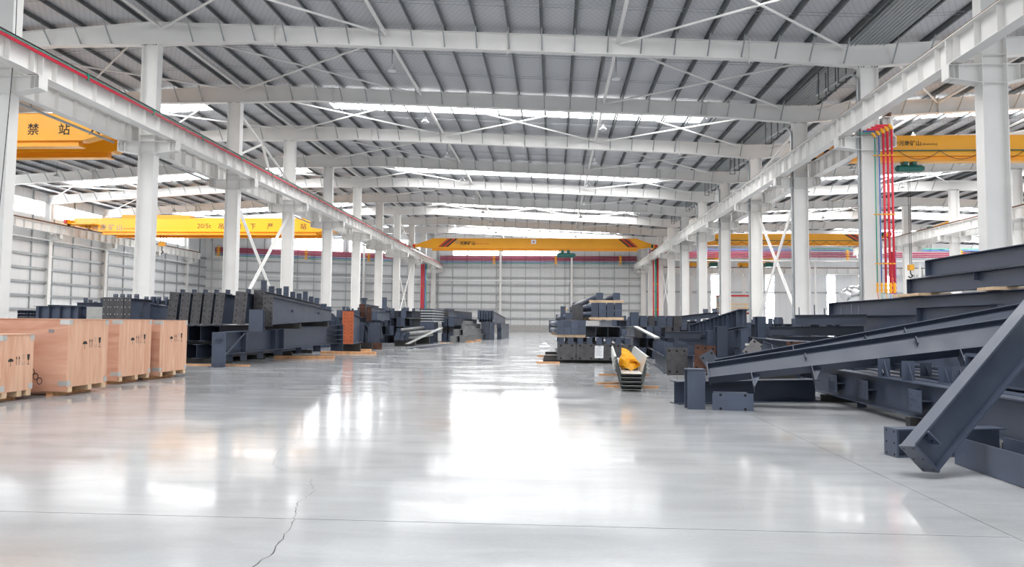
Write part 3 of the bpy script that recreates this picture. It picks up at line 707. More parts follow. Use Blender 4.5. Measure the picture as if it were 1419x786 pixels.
# right aisle, near crane
def right_crane(yc, zb, hh, label, xa=XR+.80, xb=XF-1.1):
    cr = thing('bridge_crane', label, 'bridge crane', (0, yc, 0))
    g = girder(xa, xb, zb, hh, 0, .6, CRANE, cr, 1.6, 1.0); carriage(xa, -1, 1.6, cr, CRANE); carriage(xb, -1, 1.6, cr, CRANE)
    MB().bar((xa+1.2, -.12, zb+hh*.40), (xb-1.2, -.12, zb+hh*.40), .05, .05).build('festoon_rail', GREENH, g)
    return cr, g
def festoon(g, x0, x1, n, z, sag, y=-.14):
    for k in range(n):
        a = x0+(x1-x0)*k/n; b = x0+(x1-x0)*(k+1)/n
        MB().path([(a+(b-a)*t/8, y, z-sag*(1-(2*t/8-1)**2)) for t in range(9)], .016, 5).build('festoon_cable', CABLE, g)
yc = 36.0
cr, g = right_crane(yc, 9.50, 1.26, 'dark amber bridge crane with green hoist over the right aisle behind coloured pipes'); O = (0, yc, 0)
hoist(17.72, .3, 9.5, cr, 4.2, .62); festoon(g, 17.0, 31, 7, 9.98, .42)
diamond(g, 1241.5, 198.3, yc, .10, INK, O); letters(g, '河南矿山', 1245, 201.5, yc, .275, INK, org=O, bold=.004); letters(g, 'HENANMINE', 1277, 201.3, yc, .135, INK, org=O)
yc = 71.0
cr, g = right_crane(yc, 9.15, 1.12, 'amber bridge crane above the pipes spanning the right aisle'); O = (0, yc, 0)
stripes(30.6, 9.55, 10.25, 0, g, -1); festoon(g, 15, 30, 13, 9.55, .40)
diamond(g, 993, 332.5, yc, .12, INK, O); letters(g, '河南矿山', 995.5, 334, yc, .28, INK, org=O); letters(g, 'HENANMINE', 1013, 333.5, yc, .14, INK, org=O)
# outer aisle crane
yc = 66.5
cr, g = right_crane(yc, 9.75, 1.2, 'yellow bridge crane with green hoist in the outer aisle past the right aisle', XF+1.1, 60.0); hoist(44.4, .3, 9.75, cr, 6, 1.0)
stripes(40.5, 10.2, 10.9, 0, g, -1)
# cranes of the cross hall, resting on its runway
for x, lab in ((20.6, 'small orange crane on the cross hall runway beside a grey bay'), (28.2, 'small orange crane on the cross hall runway nearer the windowed wall')):
    cr = thing('cross_hall_crane', lab, 'bridge crane', (x, 106, 0))
    MB().box(-1.2, 1.6, -.2, .2, 9.85, 10.4).build('end_carriage', CRANE, cr); MB().tube((-.8, -.2, 9.93), (-.8, .2, 9.93), .15, 10).tube((1.2, -.2, 9.93), (1.2, .2, 9.93), .15, 10).build('wheels', DARK, cr)
    MB().prism([(1.2, 10.1), (2.3, 10.1), (2.3, 11.4), (1.2, 11.0)], -8, .4).build('girder', CRANE, cr)
    MB().box(1.25, 2.25, -5.4, -4.2, 9.4, 10.0).build('hoist', GREENH, cr)
# ------------------------------------------------------------------ plywood crates
def crate(x, ya, yb, H, length, label, marks=True, extra=False, zm=None):
    W = yb-ya; c = thing('plywood_crate', label, 'crate', (x, ya, 0), 0, 'plywood crates')
    z0 = .15
    b = MB().box(-length, -.012, .012, W-.012, z0, H-.012).build('crate_body', PLYH, c)
    MB().box(-.012, 0, 0, W, z0, H-.012).build('end_panel', PLYV, c)
    MB().box(-length, -.012, 0, .012, z0-.07, H-.012).build('side_panel', PLYH, c)
    MB().box(-length-.01, .01, -.01, W+.01, H-.012, H).build('lid', PLYV, c)
    for yy in (.04, W*.52, W-.12): MB().box(-length+.02, -.003, yy, yy+.10, .06, z0).build('runner', WOODL, c)
    for xx in (-.32, -length*.55, -length+.15): MB().box(xx-.06, xx+.06, .03, W-.03, 0, .06).build('bottom_board', WOODP, c)
    for yy in (0, W):
        for zz in (z0+.02, H-.10):
            s = 1 if yy == 0 else -1; y1 = yy+.085*s; k = MB().box(0, .004, min(yy-.004*s, y1), max(yy-.004*s, y1), zz, zz+.085)
            ye = yy-.004*s; k.box(-.16, 0, min(yy, ye), max(yy, ye), zz, zz+.085)
            k.build('corner_bracket', ZINC, c)
    # stencil marks: umbrella, arrows, hand, glass
    s = .105*W if W > .9 else .155*W; zc = zm or H*.63; yo = W*.40 if W > .9 else W*.28; X1 = .0015; mk = MB()
    def P(poly): mk.prism([(yo+a*s, zc+b2*s) for a, b2 in poly], .0002, X1, 'YZ')
    P([(math.cos(t*math.pi/8)*.55, math.sin(t*math.pi/8)*.5) for t in range(9)]); P([(-.03, -.6), (.03, -.6), (.03, 0.01), (-.03, 0.01)]); P([(-.14, -.66), (.03, -.66), (.03, -.58), (-.14, -.58)])
    mk.build('umbrella_mark', INK, c)
    for o_ in (1.15, 1.7):
        mk = MB(); P([(o_-.04, -.55), (o_+.04, -.55), (o_+.04, .39), (o_-.04, .39)]); P([(o_-.16, .38), (o_+.16, .38), (o_, .85)]); mk.build('arrow_mark', INK, c)
    mk = MB(); P([(3.35, -.58), (3.85, -.58), (3.85, -.5), (3.35, -.5)]); P([(3.56, -.55), (3.64, -.55), (3.64, .15), (3.56, .15)]); P([(3.42, .12), (3.78, .12), (3.90, 1.0), (3.30, 1.0)]); mk.build('glass_mark', INK, c)
    mg = MB()
    def Q(poly): mg.prism([(yo+a*s, zc+b2*s) for a, b2 in poly], .0002, X1, 'YZ')
    for a, b2, ww, h_ in ((2.3, -.55, .5, .06), (2.3, .9, .5, .06), (2.3, -.55, .06, .5), (2.74, -.55, .06, .5), (2.42, .3, .3, .07), (2.35, .55, .4, .07), (2.4, .72, .06, .14), (2.62, .72, .06, .14)): Q([(a, b2), (a+ww, b2), (a+ww, b2+h_), (a, b2+h_)])
    mg.build('faded_marks', INKG, c)['kind'] = 'stuff'
    if extra:
        rg = MB()
        for k in range(3):
            cx, cz = -.62+.07*k, .40-.075*k
            pts = [(cx+.045*math.cos(t*math.pi/5), -.002, cz+.055*math.sin(t*math.pi/5)) for t in range(11)]
            rg.path(pts, .006, 4)
        rg.build('ring_marks', INK, c)['kind'] = 'stuff'
        MB().box(-.36, -.26, -.002, 0, 1.06, 1.12).build('stencil_square', INKG, c)
    return c
def ycrate(px, X): return atX(px, 500, X).y
crate(-8.45, ycrate(2, -8.45), ycrate(46, -8.45), 1.05, 1.9, 'low plywood crate with handling marks, shortest of the crates', zm=.62)
crate(-8.15, ycrate(94, -8.15), ycrate(148.3, -8.15), 1.30, 3.2, 'tall plywood crate with chain-like ring marks on its long side', extra=True, zm=.86)
crate(-8.62, ycrate(164.5, -8.62), ycrate(208.3, -8.62), 1.30, 2.6, 'plywood crate between the crate with ring marks and the last crate of the row', zm=.87)
crate(-8.55, ycrate(221, -8.55), ycrate(258, -8.55), 1.29, 2.6, 'plywood crate at the end of the row beside the dark steel beams', zm=.87)
# ------------------------------------------------------------------ steel members
def holes(pts, nrm, m, parent, r=.016):
    mb = MB()
    for p in pts: mb.disc(p, nrm, r, 8)
    o = mb.build('bolt_holes', m, parent); o['kind'] = 'stuff'; return o
_cl = {}
def cleat_mesh(kind, w_, hh, m):
    k = (kind, w_, hh, m.name)
    if k not in _cl:
        mb = MB(); t = .006
        if kind == 'plate': mb.box(-t, t, -w_/2, w_/2, 0, hh)
        elif kind == 'angle': mb.box(-t, t, -w_/2, w_/2, 0, hh); mb.prism([(t, 0), (hh*.55, 0), (t, hh*.9)], -.005, .005, 'XZ')
        elif kind == 'chan': mb.box(-t, t, -w_/2, w_/2, 0, hh); mb.box(0, .06, -w_/2, -w_/2+.01, 0, hh); mb.box(0, .06, w_/2-.01, w_/2, 0, hh)
        elif kind == 'shelf': mb.box(-w_/2, w_/2, -.14, 0, 0, .012); mb.box(-w_/2, w_/2, -.14, -.13, -hh/2, hh/2); mb.box(-w_/2, -w_/2+.01, -.14, 0, -hh/2, hh/2)
        _cl[k] = mb.mesh('cleat', m)
    return _cl[k]
def steel(p0, p1, h, b, label, group=None, h2=None, up=(0, 0, 1), m=None, ends=(0, 0), tabs=(), ribs=0, name='steel_beam', tw=.010, tf=.014, cat='steel beam', pm=None, hm=None, hr=.016, rows=3):
    m = m or STEEL; pm = pm or m; hm = hm or HOLE
    p0 = Vector(p0); p1 = Vector(p1); L = (p1-p0).length; h2 = h if h2 is None else h2
    r = thing(name, label, cat, group=group, M=frame(p0, p1, up))
    I = Vector((0, 0, 0))
    MB().hsec((0, 0, 0), (L, 0, 0), h, b, tw, tf, (0, 0, 1), h2).build('beam_body', m, r)
    for k in (0, 1):
        if ends[k]:
            e = ends[k] if isinstance(ends[k], tuple) else (b+.04, (h, h2)[k]+.06, -.03)
            x0, x1 = (-.022, 0) if k == 0 else (L, L+.022)
            pl = MB().box(x0, x1, -e[0]/2, e[0]/2, e[2], e[2]+e[1]).build('end_plate', pm, r)
            xx = x0-.001 if k == 0 else x1+.001
            pts = [(xx, s*e[0]*.30, e[2]+e[1]*f) for s in (-1, 1) for f in [.1+.8*q/(rows-1) for q in range(rows)]]
            holes(pts, (-1 if k == 0 else 1, 0, 0), hm, pl, hr)
    for i in range(ribs):
        x = L*(i+.5)/ribs; hh = h+(h2-h)*x/L
        MB().box(x-.005, x+.005, -b/2+.005, b/2-.005, tf, hh-tf).build('stiffener', m, r)
    for tb in tabs:
        t, where, kind, w_, hh = tb[:5]; x = L*t; hz = h+(h2-h)*t
        me = cleat_mesh(kind, w_, hh, m)
        if where == 'top': Mx = T(x, 0, hz)
        elif where == 'bot': Mx = T(x, 0, 0) @ Matrix.Rotation(math.pi, 4, 'X')
        elif where == 'side': Mx = T(x, -tw/2, hz*.5)
        elif where == 'side2': Mx = T(x, tw/2, hz*.5) @ Matrix.Rotation(math.pi, 4, 'Z')
        c = inst('cleat', me, r, Mx)
        if kind != 'shelf' and hh > .12:
            zs = (hh*.3, hh*.75); holes([(-.0075, s*w_*.25, z) for s in (-1, 1) for z in zs], (-1, 0, 0), hm, c, .012)
        elif kind == 'shelf': holes([(s*w_*.28, -.1405, z) for s in (-1, 1) for z in (-hh*.27, hh*.27)], (0, -1, 0), hm, c, .011)
    return r
def timber(p0, p1, w_, h_, label, group=None, m=None, z=None):
    p0 = Vector(p0); p1 = Vector(p1); L = (p1-p0).length
    o = MB().box(0, L, -w_/2, w_/2, 0, h_).build('timber', m or WOODP); o.matrix_world = frame(p0, p1, (0, 0, 1))
    return tag(o, label, 'timber', group)
def plate(c, w_, h_, rzdeg, tilt, label, m, group=None, roll=0, t=.02, nh=(3, 2), hm=None):
    """upright plate standing with its lower edge centre at c"""
    M = Matrix.Translation(c) @ Matrix.Rotation(math.radians(rzdeg), 4, 'Z') @ Matrix.Rotation(math.radians(tilt), 4, 'X') @ Matrix.Rotation(math.radians(roll), 4, 'Y')
    r = thing('steel_plate', label, 'steel plate', group=group, M=M)
    MB().box(-w_/2, w_/2, -t/2, t/2, 0, h_).build('plate_body', m, r)
    if nh:
        holes([(-w_/2+w_*(.14+.72*i/(nh[0]-1)), -t/2-.001, h_*(.12+.76*j/(nh[1]-1))) for i in range(nh[0]) for j in range(nh[1])], (0, -1, 0), hm or HOLE, r, .03)
    return r
def stub(c, h, hb, b, rzdeg, label, m=None, group=None, lean=0):
    """short H section standing on end"""
    M = Matrix.Translation(c) @ Matrix.Rotation(math.radians(rzdeg), 4, 'Z') @ Matrix.Rotation(math.radians(lean), 4, 'Y')
    r = thing('steel_stub', label, 'steel stub', group=group, M=M)
    MB().box(-b/2, b/2, 0, .014, 0, h).box(-b/2, b/2, hb-.014, hb, 0, h).box(-.005, .005, .01, hb-.01, 0, h).build('stub_body', m or STEEL, r)
    MB().box(-b/2-.01, b/2+.01, -.01, hb+.01, h, h+.016).build('cap_plate', m or STEEL, r)
    return r
rnd = random.Random(11)
def heap(x0, x1, y0, y1, zs, label, group, skew=0.0, hb=(.30, .42), tabsn=3, m=None, pm=None, endp=.7, up=None, jit=1.2, drop=0.0):
    """layers of beams laid along the hall; zs = list of layer base heights"""
    for li, (z, h) in enumerate(zs):
        x = x0
        while x < x1-.2:
            b = rnd.choice((.20, .24, .28)); ya = y0+rnd.uniform(0, jit); yb = y1-rnd.uniform(0, jit)
            if rnd.random() >= drop:
                hh = h*rnd.uniform(.955, 1.0); tabs = []
                for k in range(tabsn):
                    if li == len(zs)-1: tabs.append((rnd.uniform(.02, .9), 'top', rnd.choice(('plate', 'angle', 'chan')), rnd.choice((.14, .18)), rnd.choice((.16, .22, .26))))
                xs = x+b/2
                steel((xs, ya, z), (xs+skew*(yb-ya), yb, z), hh, b, label, group, ends=(rnd.random() < endp, 0), tabs=tabs, m=m, pm=pm if pm and rnd.random() < .5 else None)
            x += b+rnd.uniform(.10, .2)
DUN = 'dark timber bearer lying under the stacked beams'
def bearers(x0, x1, ys, z=0, h=.10, lab=None, grp='timber bearers', m=None):
    for y in ys: timber((x0, y, z), (x1, y, z), .12, h, lab, grp, m)
# ================================================= right pile: long rolled rafter beams
up1 = (0, .60, .80)
bt = [(.13, 'bot', 'angle', .22, .24), (.31, 'bot', 'angle', .22, .25), (.50, 'bot', 'angle', .24, .27), (.72, 'bot', 'angle', .24, .28), (.30, 'side', 'plate', .16, .10), (.62, 'side', 'plate', .18, .12), (.27, 'top', 'plate', .12, .10), (.60, 'top', 'plate', .14, .12)]
steel((2.47, 11.45, .42), (7.15, 10.35, 1.12), .27, .20, 'long pale blue-grey roof beam lying rolled over in front of the heap', h2=.46, up=up1, tabs=bt, ends=((.22, .3, -.02), 0), hr=.012)
steel((2.75, 12.15, .46), (7.95, 11.35, 1.42), .26, .18, 'long grey roof beam lying behind the pale rolled roof beam', h2=.42, up=up1, tabs=[(.18, 'top', 'plate', .12, .1), (.45, 'side', 'plate', .12, .12), (.62, 'bot', 'angle', .16, .2)])
# beam along the hall with paired shelf brackets
steel((4.80, 13.4, .12), (4.80, 6.95, .12), .45, .22, 'grey beam on chocks with paired shelf brackets on its web', up=(0, 0, 1),
      tabs=[(.18, 'side', 'shelf', .34, .28), (.36, 'side', 'shelf', .34, .28), (.60, 'side', 'shelf', .34, .28), (.42, 'top', 'angle', .17, .26), (.53, 'top', 'angle', .17, .26), (.72, 'top', 'angle', .17, .26), (.30, 'bot', 'plate', .14, .09)], tf=.016)
bearers(4.6, 6.9, (7.6, 9.6, 12.6), 0, .12, 'dark timber bearer under the beams beside the leaning beam', 'bearers under the right heap', m=DARK)
# leaning beam in front
steel((3.27, 6.42, .06), (5.24, 7.10, 1.92), .30, .17, 'grey H-beam leaning steeply against the heap with its foot on the floor', up=(-.66, -.02, .72), ends=((.20, .30, 0.0), 0), tabs=[(.06, 'side', 'plate', .22, .14), (.97, 'side', 'plate', .2, .2)], tf=.016, hr=.01)
steel((3.40, 7.42, 0), (4.55, 7.62, 0), .28, .20, 'short H-beam end lying on the floor behind the leaning beam', ends=((.20, .28, 0), 0), hr=.012)
steel((3.80, 7.05, .135), (3.80, 4.2, .135), .46, .26, 'H-beam lying on its side on the floor under the leaning beam', up=(1, 0, 0))
steel((4.62, 6.8, .0), (4.62, 4.4, .0), .34, .22, 'H-beam standing on the floor beside the beam on its side')
for k, (x, z, h) in enumerate(((5.20, .0, .46), (5.20, .47, .46), (5.20, .94, .46))):
    steel((x, 7.65, z), (x, 4.6, z), h, .24, 'dark H-beam of the stack that carries the leaning beam', 'stack under the leaning beam')
for (x, ya, yb, z, h) in ((5.30, 12.6, 8.3, .12, .42), (5.72, 13.2, 7.9, .12, .42), (6.14, 13.0, 7.6, .12, .42), (6.56, 13.5, 7.6, .12, .42)):
    steel((x, ya, z), (x, yb, z), h, .24, 'dark H-beam lying under the long rolled roof beams', 'beams under the rolled roof beams', tabs=[(.35, 'top', 'angle', .17, .2), (.6, 'top', 'angle', .17, .22)] if x < 6 else ())
for (x, ya, yb, z) in ((5.6, 9.8, 8.3, .56), (6.1, 9.7, 7.9, .56), (6.5, 9.7, 7.9, .56)):
    steel((x, ya, z), (x, yb, z), .36, .24, 'dark short H-beam on the second layer under the roof beams', 'second layer under the roof beams', ends=(1, 0))
# pieces at the foot of the long beams
stub((2.19, 11.12, 0), .60, .20, .27, 3, 'short H-section stub standing upright at the foot of the pale roof beam')
steel((2.72, 11.05, 0), (2.76, 11.42, 0), .25, .5, 'short wide stub with a four-holed grey end plate facing the aisle', ends=((.60, .26, 0), 0), rows=2, hr=.022)
steel((1.98, 11.88, 0), (4.55, 12.75, 0), .37, .30, 'low H-beam lying on the floor under the ends of the roof beams', tabs=[(.2, 'top', 'plate', .12, .05)])
# stack of long beams along the hall
L_ = 'blue-grey H-beam of the tall stack, %s'
steel((8.42, 16.4, 2.42), (8.42, 8.2, 2.42), .36, .24, L_ % 'topmost and shortest', ends=((.22, .34, .01), 0), rows=4)
steel((8.30, 17.0, 2.04), (8.30, 8.2, 2.04), .35, .24, L_ % 'second from the top with a bolted side plate', ends=((.22, .33, .01), 0), tabs=[(.30, 'side', 'plate', .22, .17)], rows=4)
for y in (16.6, 13.6): timber((7.95, y, 1.975), (8.65, y, 1.975), .5 if y < 14 else 1.2, .06, 'pale timber packing between two beams of the tall stack', 'packing in the tall stack', WOODL)
steel((8.22, 21.5, 1.58), (8.22, 8.2, 1.58), .39, .26, L_ % 'longest, lying below the timber packing', ends=((.24, .38, 0), 0))
steel((8.12, 20.8, 1.06), (8.12, 8.2, 1.06), .51, .26, L_ % 'dark one below the longest beam', ends=((.24, .5, 0), 0))
steel((7.62, 15.2, 1.22), (7.62, 12.7, 1.22), .48, .24, 'short dark H-beam beside the tall stack with a plain end plate', ends=((.24, .48, 0), 0))
for x, z, h, ya in ((8.10, .53, .52, 20.6), (8.10, .0, .52, 20.4), (7.55, .0, .58, 15.6), (7.55, .60, .60, 15.4), (8.5, .0, .7, 17), (8.55, .72, .7, 17), (7.05, .0, .55, 15.2), (7.05, .56, .5, 15.0)):
    steel((x, ya, z), (x, 12.3 if x < 8 else 8.2, z), h, .28, 'dark H-beam at the bottom of the tall stack', 'bottom layers of the tall stack', ends=(1, 0))
# ================================================= right heap, middle distance
steel((3.05, 19.1, .0), (3.42, 24.3, .0), .46, .28, 'long floor beam with a row of upright cleats beside the steel trays', tabs=[(.03+.105*k, 'top', rnd.choice(('plate', 'angle', 'chan')), .24, rnd.choice((.28, .34))) for k in range(9)])
steel((3.75, 19.5, .0), (4.05, 24.2, .0), .46, .28, 'long floor beam lying second from the steel trays', tabs=[(.04+.09*k, 'top', rnd.choice(('plate', 'angle', 'chan')), .22, rnd.choice((.24, .32))) for k in range(9)])
plate((3.17, 18.55, 0), .54, .70, 2, -4, 'grey-brown square plate with six holes leaning on the floor beam', PLATE, hm=HOLE)
plate((3.78, 18.2, .12), .52, .66, -4, -5, 'rusty brown plate with holes standing beside the grey-brown plate', RUST, roll=4)
plate((4.42, 16.2, .55), .52, .42, -6, -25, 'grey plate with three holes lying aslant behind the roof beams', PLATE, roll=38, nh=(3, 2))
plate((3.98, 17.2, .08), .36, .66, 6, -20, 'small blue-grey plate tilted beside the rusty plate', STEEL, roll=-30, nh=(2, 2))
plate((4.25, 16.9, .06), .30, .30, 20, -20, 'smallest tilted plate between the rusty plate and the aslant plate', STEEL, roll=35, nh=(2, 2))
steel((3.5, 15.9, .0), (5.4, 16.9, .0), .44, .24, 'low H-beam lying crossways behind the aslant plate')
o = MB().bar((4.35, 16.35, .86), (5.55, 17.3, .66), .10, .05).build('flat_bar', ZINC); tag(o, 'pale flat bar lying across the heap above the low crosswise beam', 'steel bar')
o = MB().bar((4.8, 16.0, .66), (5.5, 16.6, .58), .06, .05).build('flat_bar', ZINC); tag(o, 'shorter pale bar lying below the longer flat bar', 'steel bar')
UPR = 'upright H-section stub standing among the beams of the right heap'
for (px, w_, zt, Y) in ((985, .17, 1.12, 18.6), (1001, .26, 1.24, 18.2), (1013, .18, 1.1, 18.9), (1032, .18, 1.18, 18.0), (1056, .21, 1.50, 18.6)):
    stub((atY(px, 470, Y).x, Y, 0), zt, .22, w_, rnd.uniform(-4, 4), UPR, group='upright stubs of the right heap')
steel((5.28, 20.1, 1.24), (5.30, 27.6, .76), .50, .30, 'ribbed girder piece with close stiffeners on top of the right heap', ribs=13, tf=.02)
steel((5.24, 20.4, .66), (5.26, 27.4, .24), .50, .30, 'ribbed girder piece lying under another ribbed piece', ribs=12, tf=.02)
steel((5.30, 20.5, .1), (5.3, 23.0, .1), .48, .30, 'short beam at the floor below the ribbed girders', ends=(1, 0))
steel((5.75, 19.4, 1.02), (8.0, 18.9, 1.06), .24, .22, 'beam lying crossways near the tall stack with cleats on top', tabs=[(.05+.10*k, 'top', 'plate', .2, .2) for k in range(4)], up=(0, 0, 1))
steel((5.6, 19.6, .72), (8.0, 19.2, .76), .26, .22, 'beam lying crossways just under the cleated crosswise beam', tabs=[(.2, 'side', 'shelf', .3, .12), (.75, 'side', 'shelf', .3, .12)])
steel((6.3, 19.0, 1.31), (7.95, 18.6, 1.34), .26, .22, 'uppermost crosswise beam with tilted bolted cleats beside the tall stack', tabs=[(.06, 'top', 'plate', .17, .2), (.28, 'top', 'plate', .17, .26), (.42, 'top', 'plate', .18, .16), (.66, 'top', 'plate', .18, .18), (.8, 'top', 'plate', .18, .26), (.9, 'top', 'plate', .18, .22)])
for x in (5.9, 6.6, 7.3): steel((x, 18.4, .0), (x, 22.5, .0), .70, .26, 'dark beam on the floor carrying the crosswise beams', 'carriers of the crosswise beams', ends=(1, 0))
steel((5.12, 15.3, .60), (5.2, 18.6, .62), .36, .34, 'beam whose rust-red end plate has three holes', ends=((.46, .20, .16), 0), pm=RUST, rows=2, hr=.03)
steel((5.75, 15.2, .60), (5.75, 18.0, .60), .34, .34, 'beam whose dull grey end plate stands beside the rust-red one', ends=((.42, .18, .18), 0), pm=PLATE, rows=2, hr=.03)
for x in (5.1, 5.75): steel((x, 15.6, .12), (x, 17.9, .12), .44, .28, 'dark beam below the beams with plated ends', 'beams below the plated ends', ends=(1, 0))
steel((4.35, 15.35, .62), (4.95, 15.2, .50), .36, .2, 'tapered piece with white edged flange aslant in the heap', h2=.22)
timber((4.2, 15.3, 0), (5.0, 15.2, 0), .3, .46, 'dark timber block under the tapered piece', m=DARK)
heap(3.3, 5.0, 26.6, 33, ((.0, .36),), 'dark beam on the floor of the heap past the ribbed girders', 'heap floor layer past the ribs', tabsn=0)
CB = 'beam lying across the right heap with a plain grey-brown end plate'
steel((3.95, 25.6, .80), (5.15, 25.3, .80), .25, .24, CB, 'crosswise beams with brown plates', ends=(0, (.3, .26, 0)), pm=PLATE)
steel((4.0, 25.3, .52), (5.2, 25.0, .52), .25, .24, CB, 'crosswise beams with brown plates', ends=(0, (.3, .26, 0)), pm=PLATE)
for x in (4.1, 4.75): steel((x, 24.6, .05), (x, 26.1, .05), .45, .26, 'short dark beam carrying the crosswise beams with brown plates', 'carriers under brown plated beams', ends=(1, 0))
heap(3.2, 5.0, 27.6, 33.5, ((.37, .40), (.78, .42)), 'dark beam stacked in the far part of the right heap', 'far layers of the right heap', tabsn=0, pm=PLATE)
for k in range(6):
    x = 3.32+.34*k; stub((x, 29.2+rnd.uniform(-.2, .3), 1.20), rnd.choice((.42, .5, .56)), .2, rnd.choice((.22, .28, .32)), rnd.uniform(-8, 8), 'short stub standing in the row on top of the far right heap', PLATE if k % 3 == 2 else STEEL, 'stub row on the right heap')
steel((5.0, 33.2, 1.36), (6.9, 30.4, 1.62), .22, .16, 'slender beam with bracket ends lying on top of the far right heap', tabs=[(.8, 'top', 'plate', .3, .18), (.95, 'top', 'plate', .3, .18)])
o = MB().bar((2.95, 26.0, 1.20), (3.25, 22.6, .86), .16, .05).build('flat_bar', ZINC); tag(o, 'pale wide flat bar sloping down beside the tube stacks', 'steel bar')
heap(3.0, 8.6, 36.0, 48, ((.0, .5), (.52, .5), (1.04, .44)), 'blue-grey beam stacked deep behind the tube stacks', 'deep stacks on the right', tabsn=3)
heap(5.6, 10.0, 24.0, 31.0, ((.0, .45), (.47, .45), (.95, .40)), 'blue-grey beam stacked between the ribbed girders and the columns', 'stacks beside the columns on the right', tabsn=2)
heap(9.0, 11.4, 9.5, 22, ((.0, .5), (.52, .5), (1.04, .4)), 'dark beam stacked behind the tall stack', 'stacks behind the tall stack', tabsn=2)
# ================================================= stack with end plates and tube bundles
for k in range(4):
    x = .42+.62*k
    steel((x, 23.3, .14), (x-.25, 33.5, .14), .46, .34, 'H-beam with a bolted end plate in the bottom row under the tube bundles', 'bottom row under the tube bundles', ends=((.60, .52, -.03), 0), pm=PLATE, hm=HOLE, hr=.035, rows=2)
    for q in range(2):
        xx = x-.16+.30*q; c = 'short upright cleat block between the beam row and the tube bundles'
        stub((xx, 23.55, .615), .20, .2, .18, 0, c, group='cleat blocks under the tubes')
        stub((xx-.05, 26.5, .615), .20, .2, .18, 0, c, group='cleat blocks under the tubes')
bearers(-.35, 2.9, (23.9, 25.2, 26.6, 30), 0, .10, 'timber bearer sticking out under the tube stack', 'bearers under the tube stack', m=DARK)
timber((-.55, 23.2, 0), (.2, 23.2, 0), .10, .05, 'loose brown timber poking out in front of the tube stack', None)
timber((-.62, 27.6, 0), (.0, 27.7, 0), .10, .06, 'loose orange timber beside the tube stack towards the end wall', None)
pp = thing('delivery_note', 'white paper sheet taped to a beam end plate', 'paper', (1.47, 23.262, .18))
MB().add([(-.14, 0, 0), (.14, 0, 0), (.15, -.004, .40), (-.13, -.004, .40)], [(0, 1, 2, 3)]).build('sheet', PAPER, pp)
lm = MB()
for k in range(7): lm.box(-.10, .09-.02*(k % 3), -.007, -.0045, .33-.04*k, .338-.04*k)
lm.box(-.04, .06, -.008, -.0045, .365, .38); lm.build('printed_lines', INKG, pp)
TUBE = MB().tube((0, 0, 0), (5.4, 0, 0), .095, 14).mesh('tube', STEEL); TUBE.polygons.foreach_set('use_smooth', [len(p.vertices) == 4 for p in TUBE.polygons])
TPL = MB().box(-.022, 0, -.118, .118, -.118, .118).mesh('end_plate', STEEL)
TUBEP = TUBE.copy(); TUBEP.materials.clear(); TUBEP.materials.append(PALE)
def tube_member(c, d, label, group, pitch=0, me=None):
    M = frame(c, Vector(c)+Vector(d), (0, 0, 1)); r = thing('round_tube', label, 'steel tube', group=group, M=M)
    inst('tube', me or TUBE, r); inst('end_plate', TPL, r); inst('end_plate', TPL, r, T(5.422, 0, 0)); return r
ta = 'round steel tube with square end plates in the %s bundle'
timber((.1, 23.7, .835), (1.05, 23.66, .835), .10, .09, 'pale timber batten under the lower tube bundle', None, WOODL); timber((-.1, 28.2, .835), (.9, 28.16, .835), .10, .09, 'pale timber batten under the far end of the lower tube bundle', None, WOODL)
for r_i in range(2):
    for k in range(4): tube_member((.22+.24*k, 23.62, 1.045+.24*r_i), (-.055, 1, 0), ta % 'lower', 'lower tube bundle')
tube_member((.50, 23.7, 1.53), (-.055, 1, 0), 'single round tube lying on top of the lower bundle', None)
for k in range(3):
    x = 1.40+.40*k
    steel((x, 23.75, .84), (x-.5, 30.5, .84), .36, .38, 'open ended H-beam under the higher tube bundle', 'open ended beams', tf=.012)
tb_ = 'pale timber batten %s in the higher tube bundle'
timber((1.18, 23.85, 1.425), (2.32, 23.81, 1.425), .10, .085, tb_ % 'lowest', None, WOODL)
for r_i, z in ((0, 1.205+.0), (0, 1.63), (1, 1.87)):
    if z < 1.3: continue
    for k in range(4): tube_member((1.36+.26*k, 23.8, z), (-.11, 1, -.004), ta % 'higher', 'higher tube bundle')
for y in (28.5,): timber((.6, y, 1.425), (1.9, y, 1.425), .10, .075, 'far timber batten under the higher tube bundle', None, WOODL)
timber((1.18, 23.85, 1.995), (2.32, 23.81, 1.995), .10, .085, tb_ % 'uppermost', None, WOODL)
for x in (1.52, 2.08): tube_member((x, 23.8, 2.205), (-.12, 1, -.035), 'one of two tubes lying on top of the higher bundle', 'two top tubes')
stub((.33, 25.2, 1.42), .46, .25, .18, 0, 'blue-grey stub standing behind the lower tube bundle')
plate((.83, 25.3, 1.42), .40, .52, 0, 0, 'brown-grey notched plate standing behind the lower tube bundle', PLATE, nh=None)
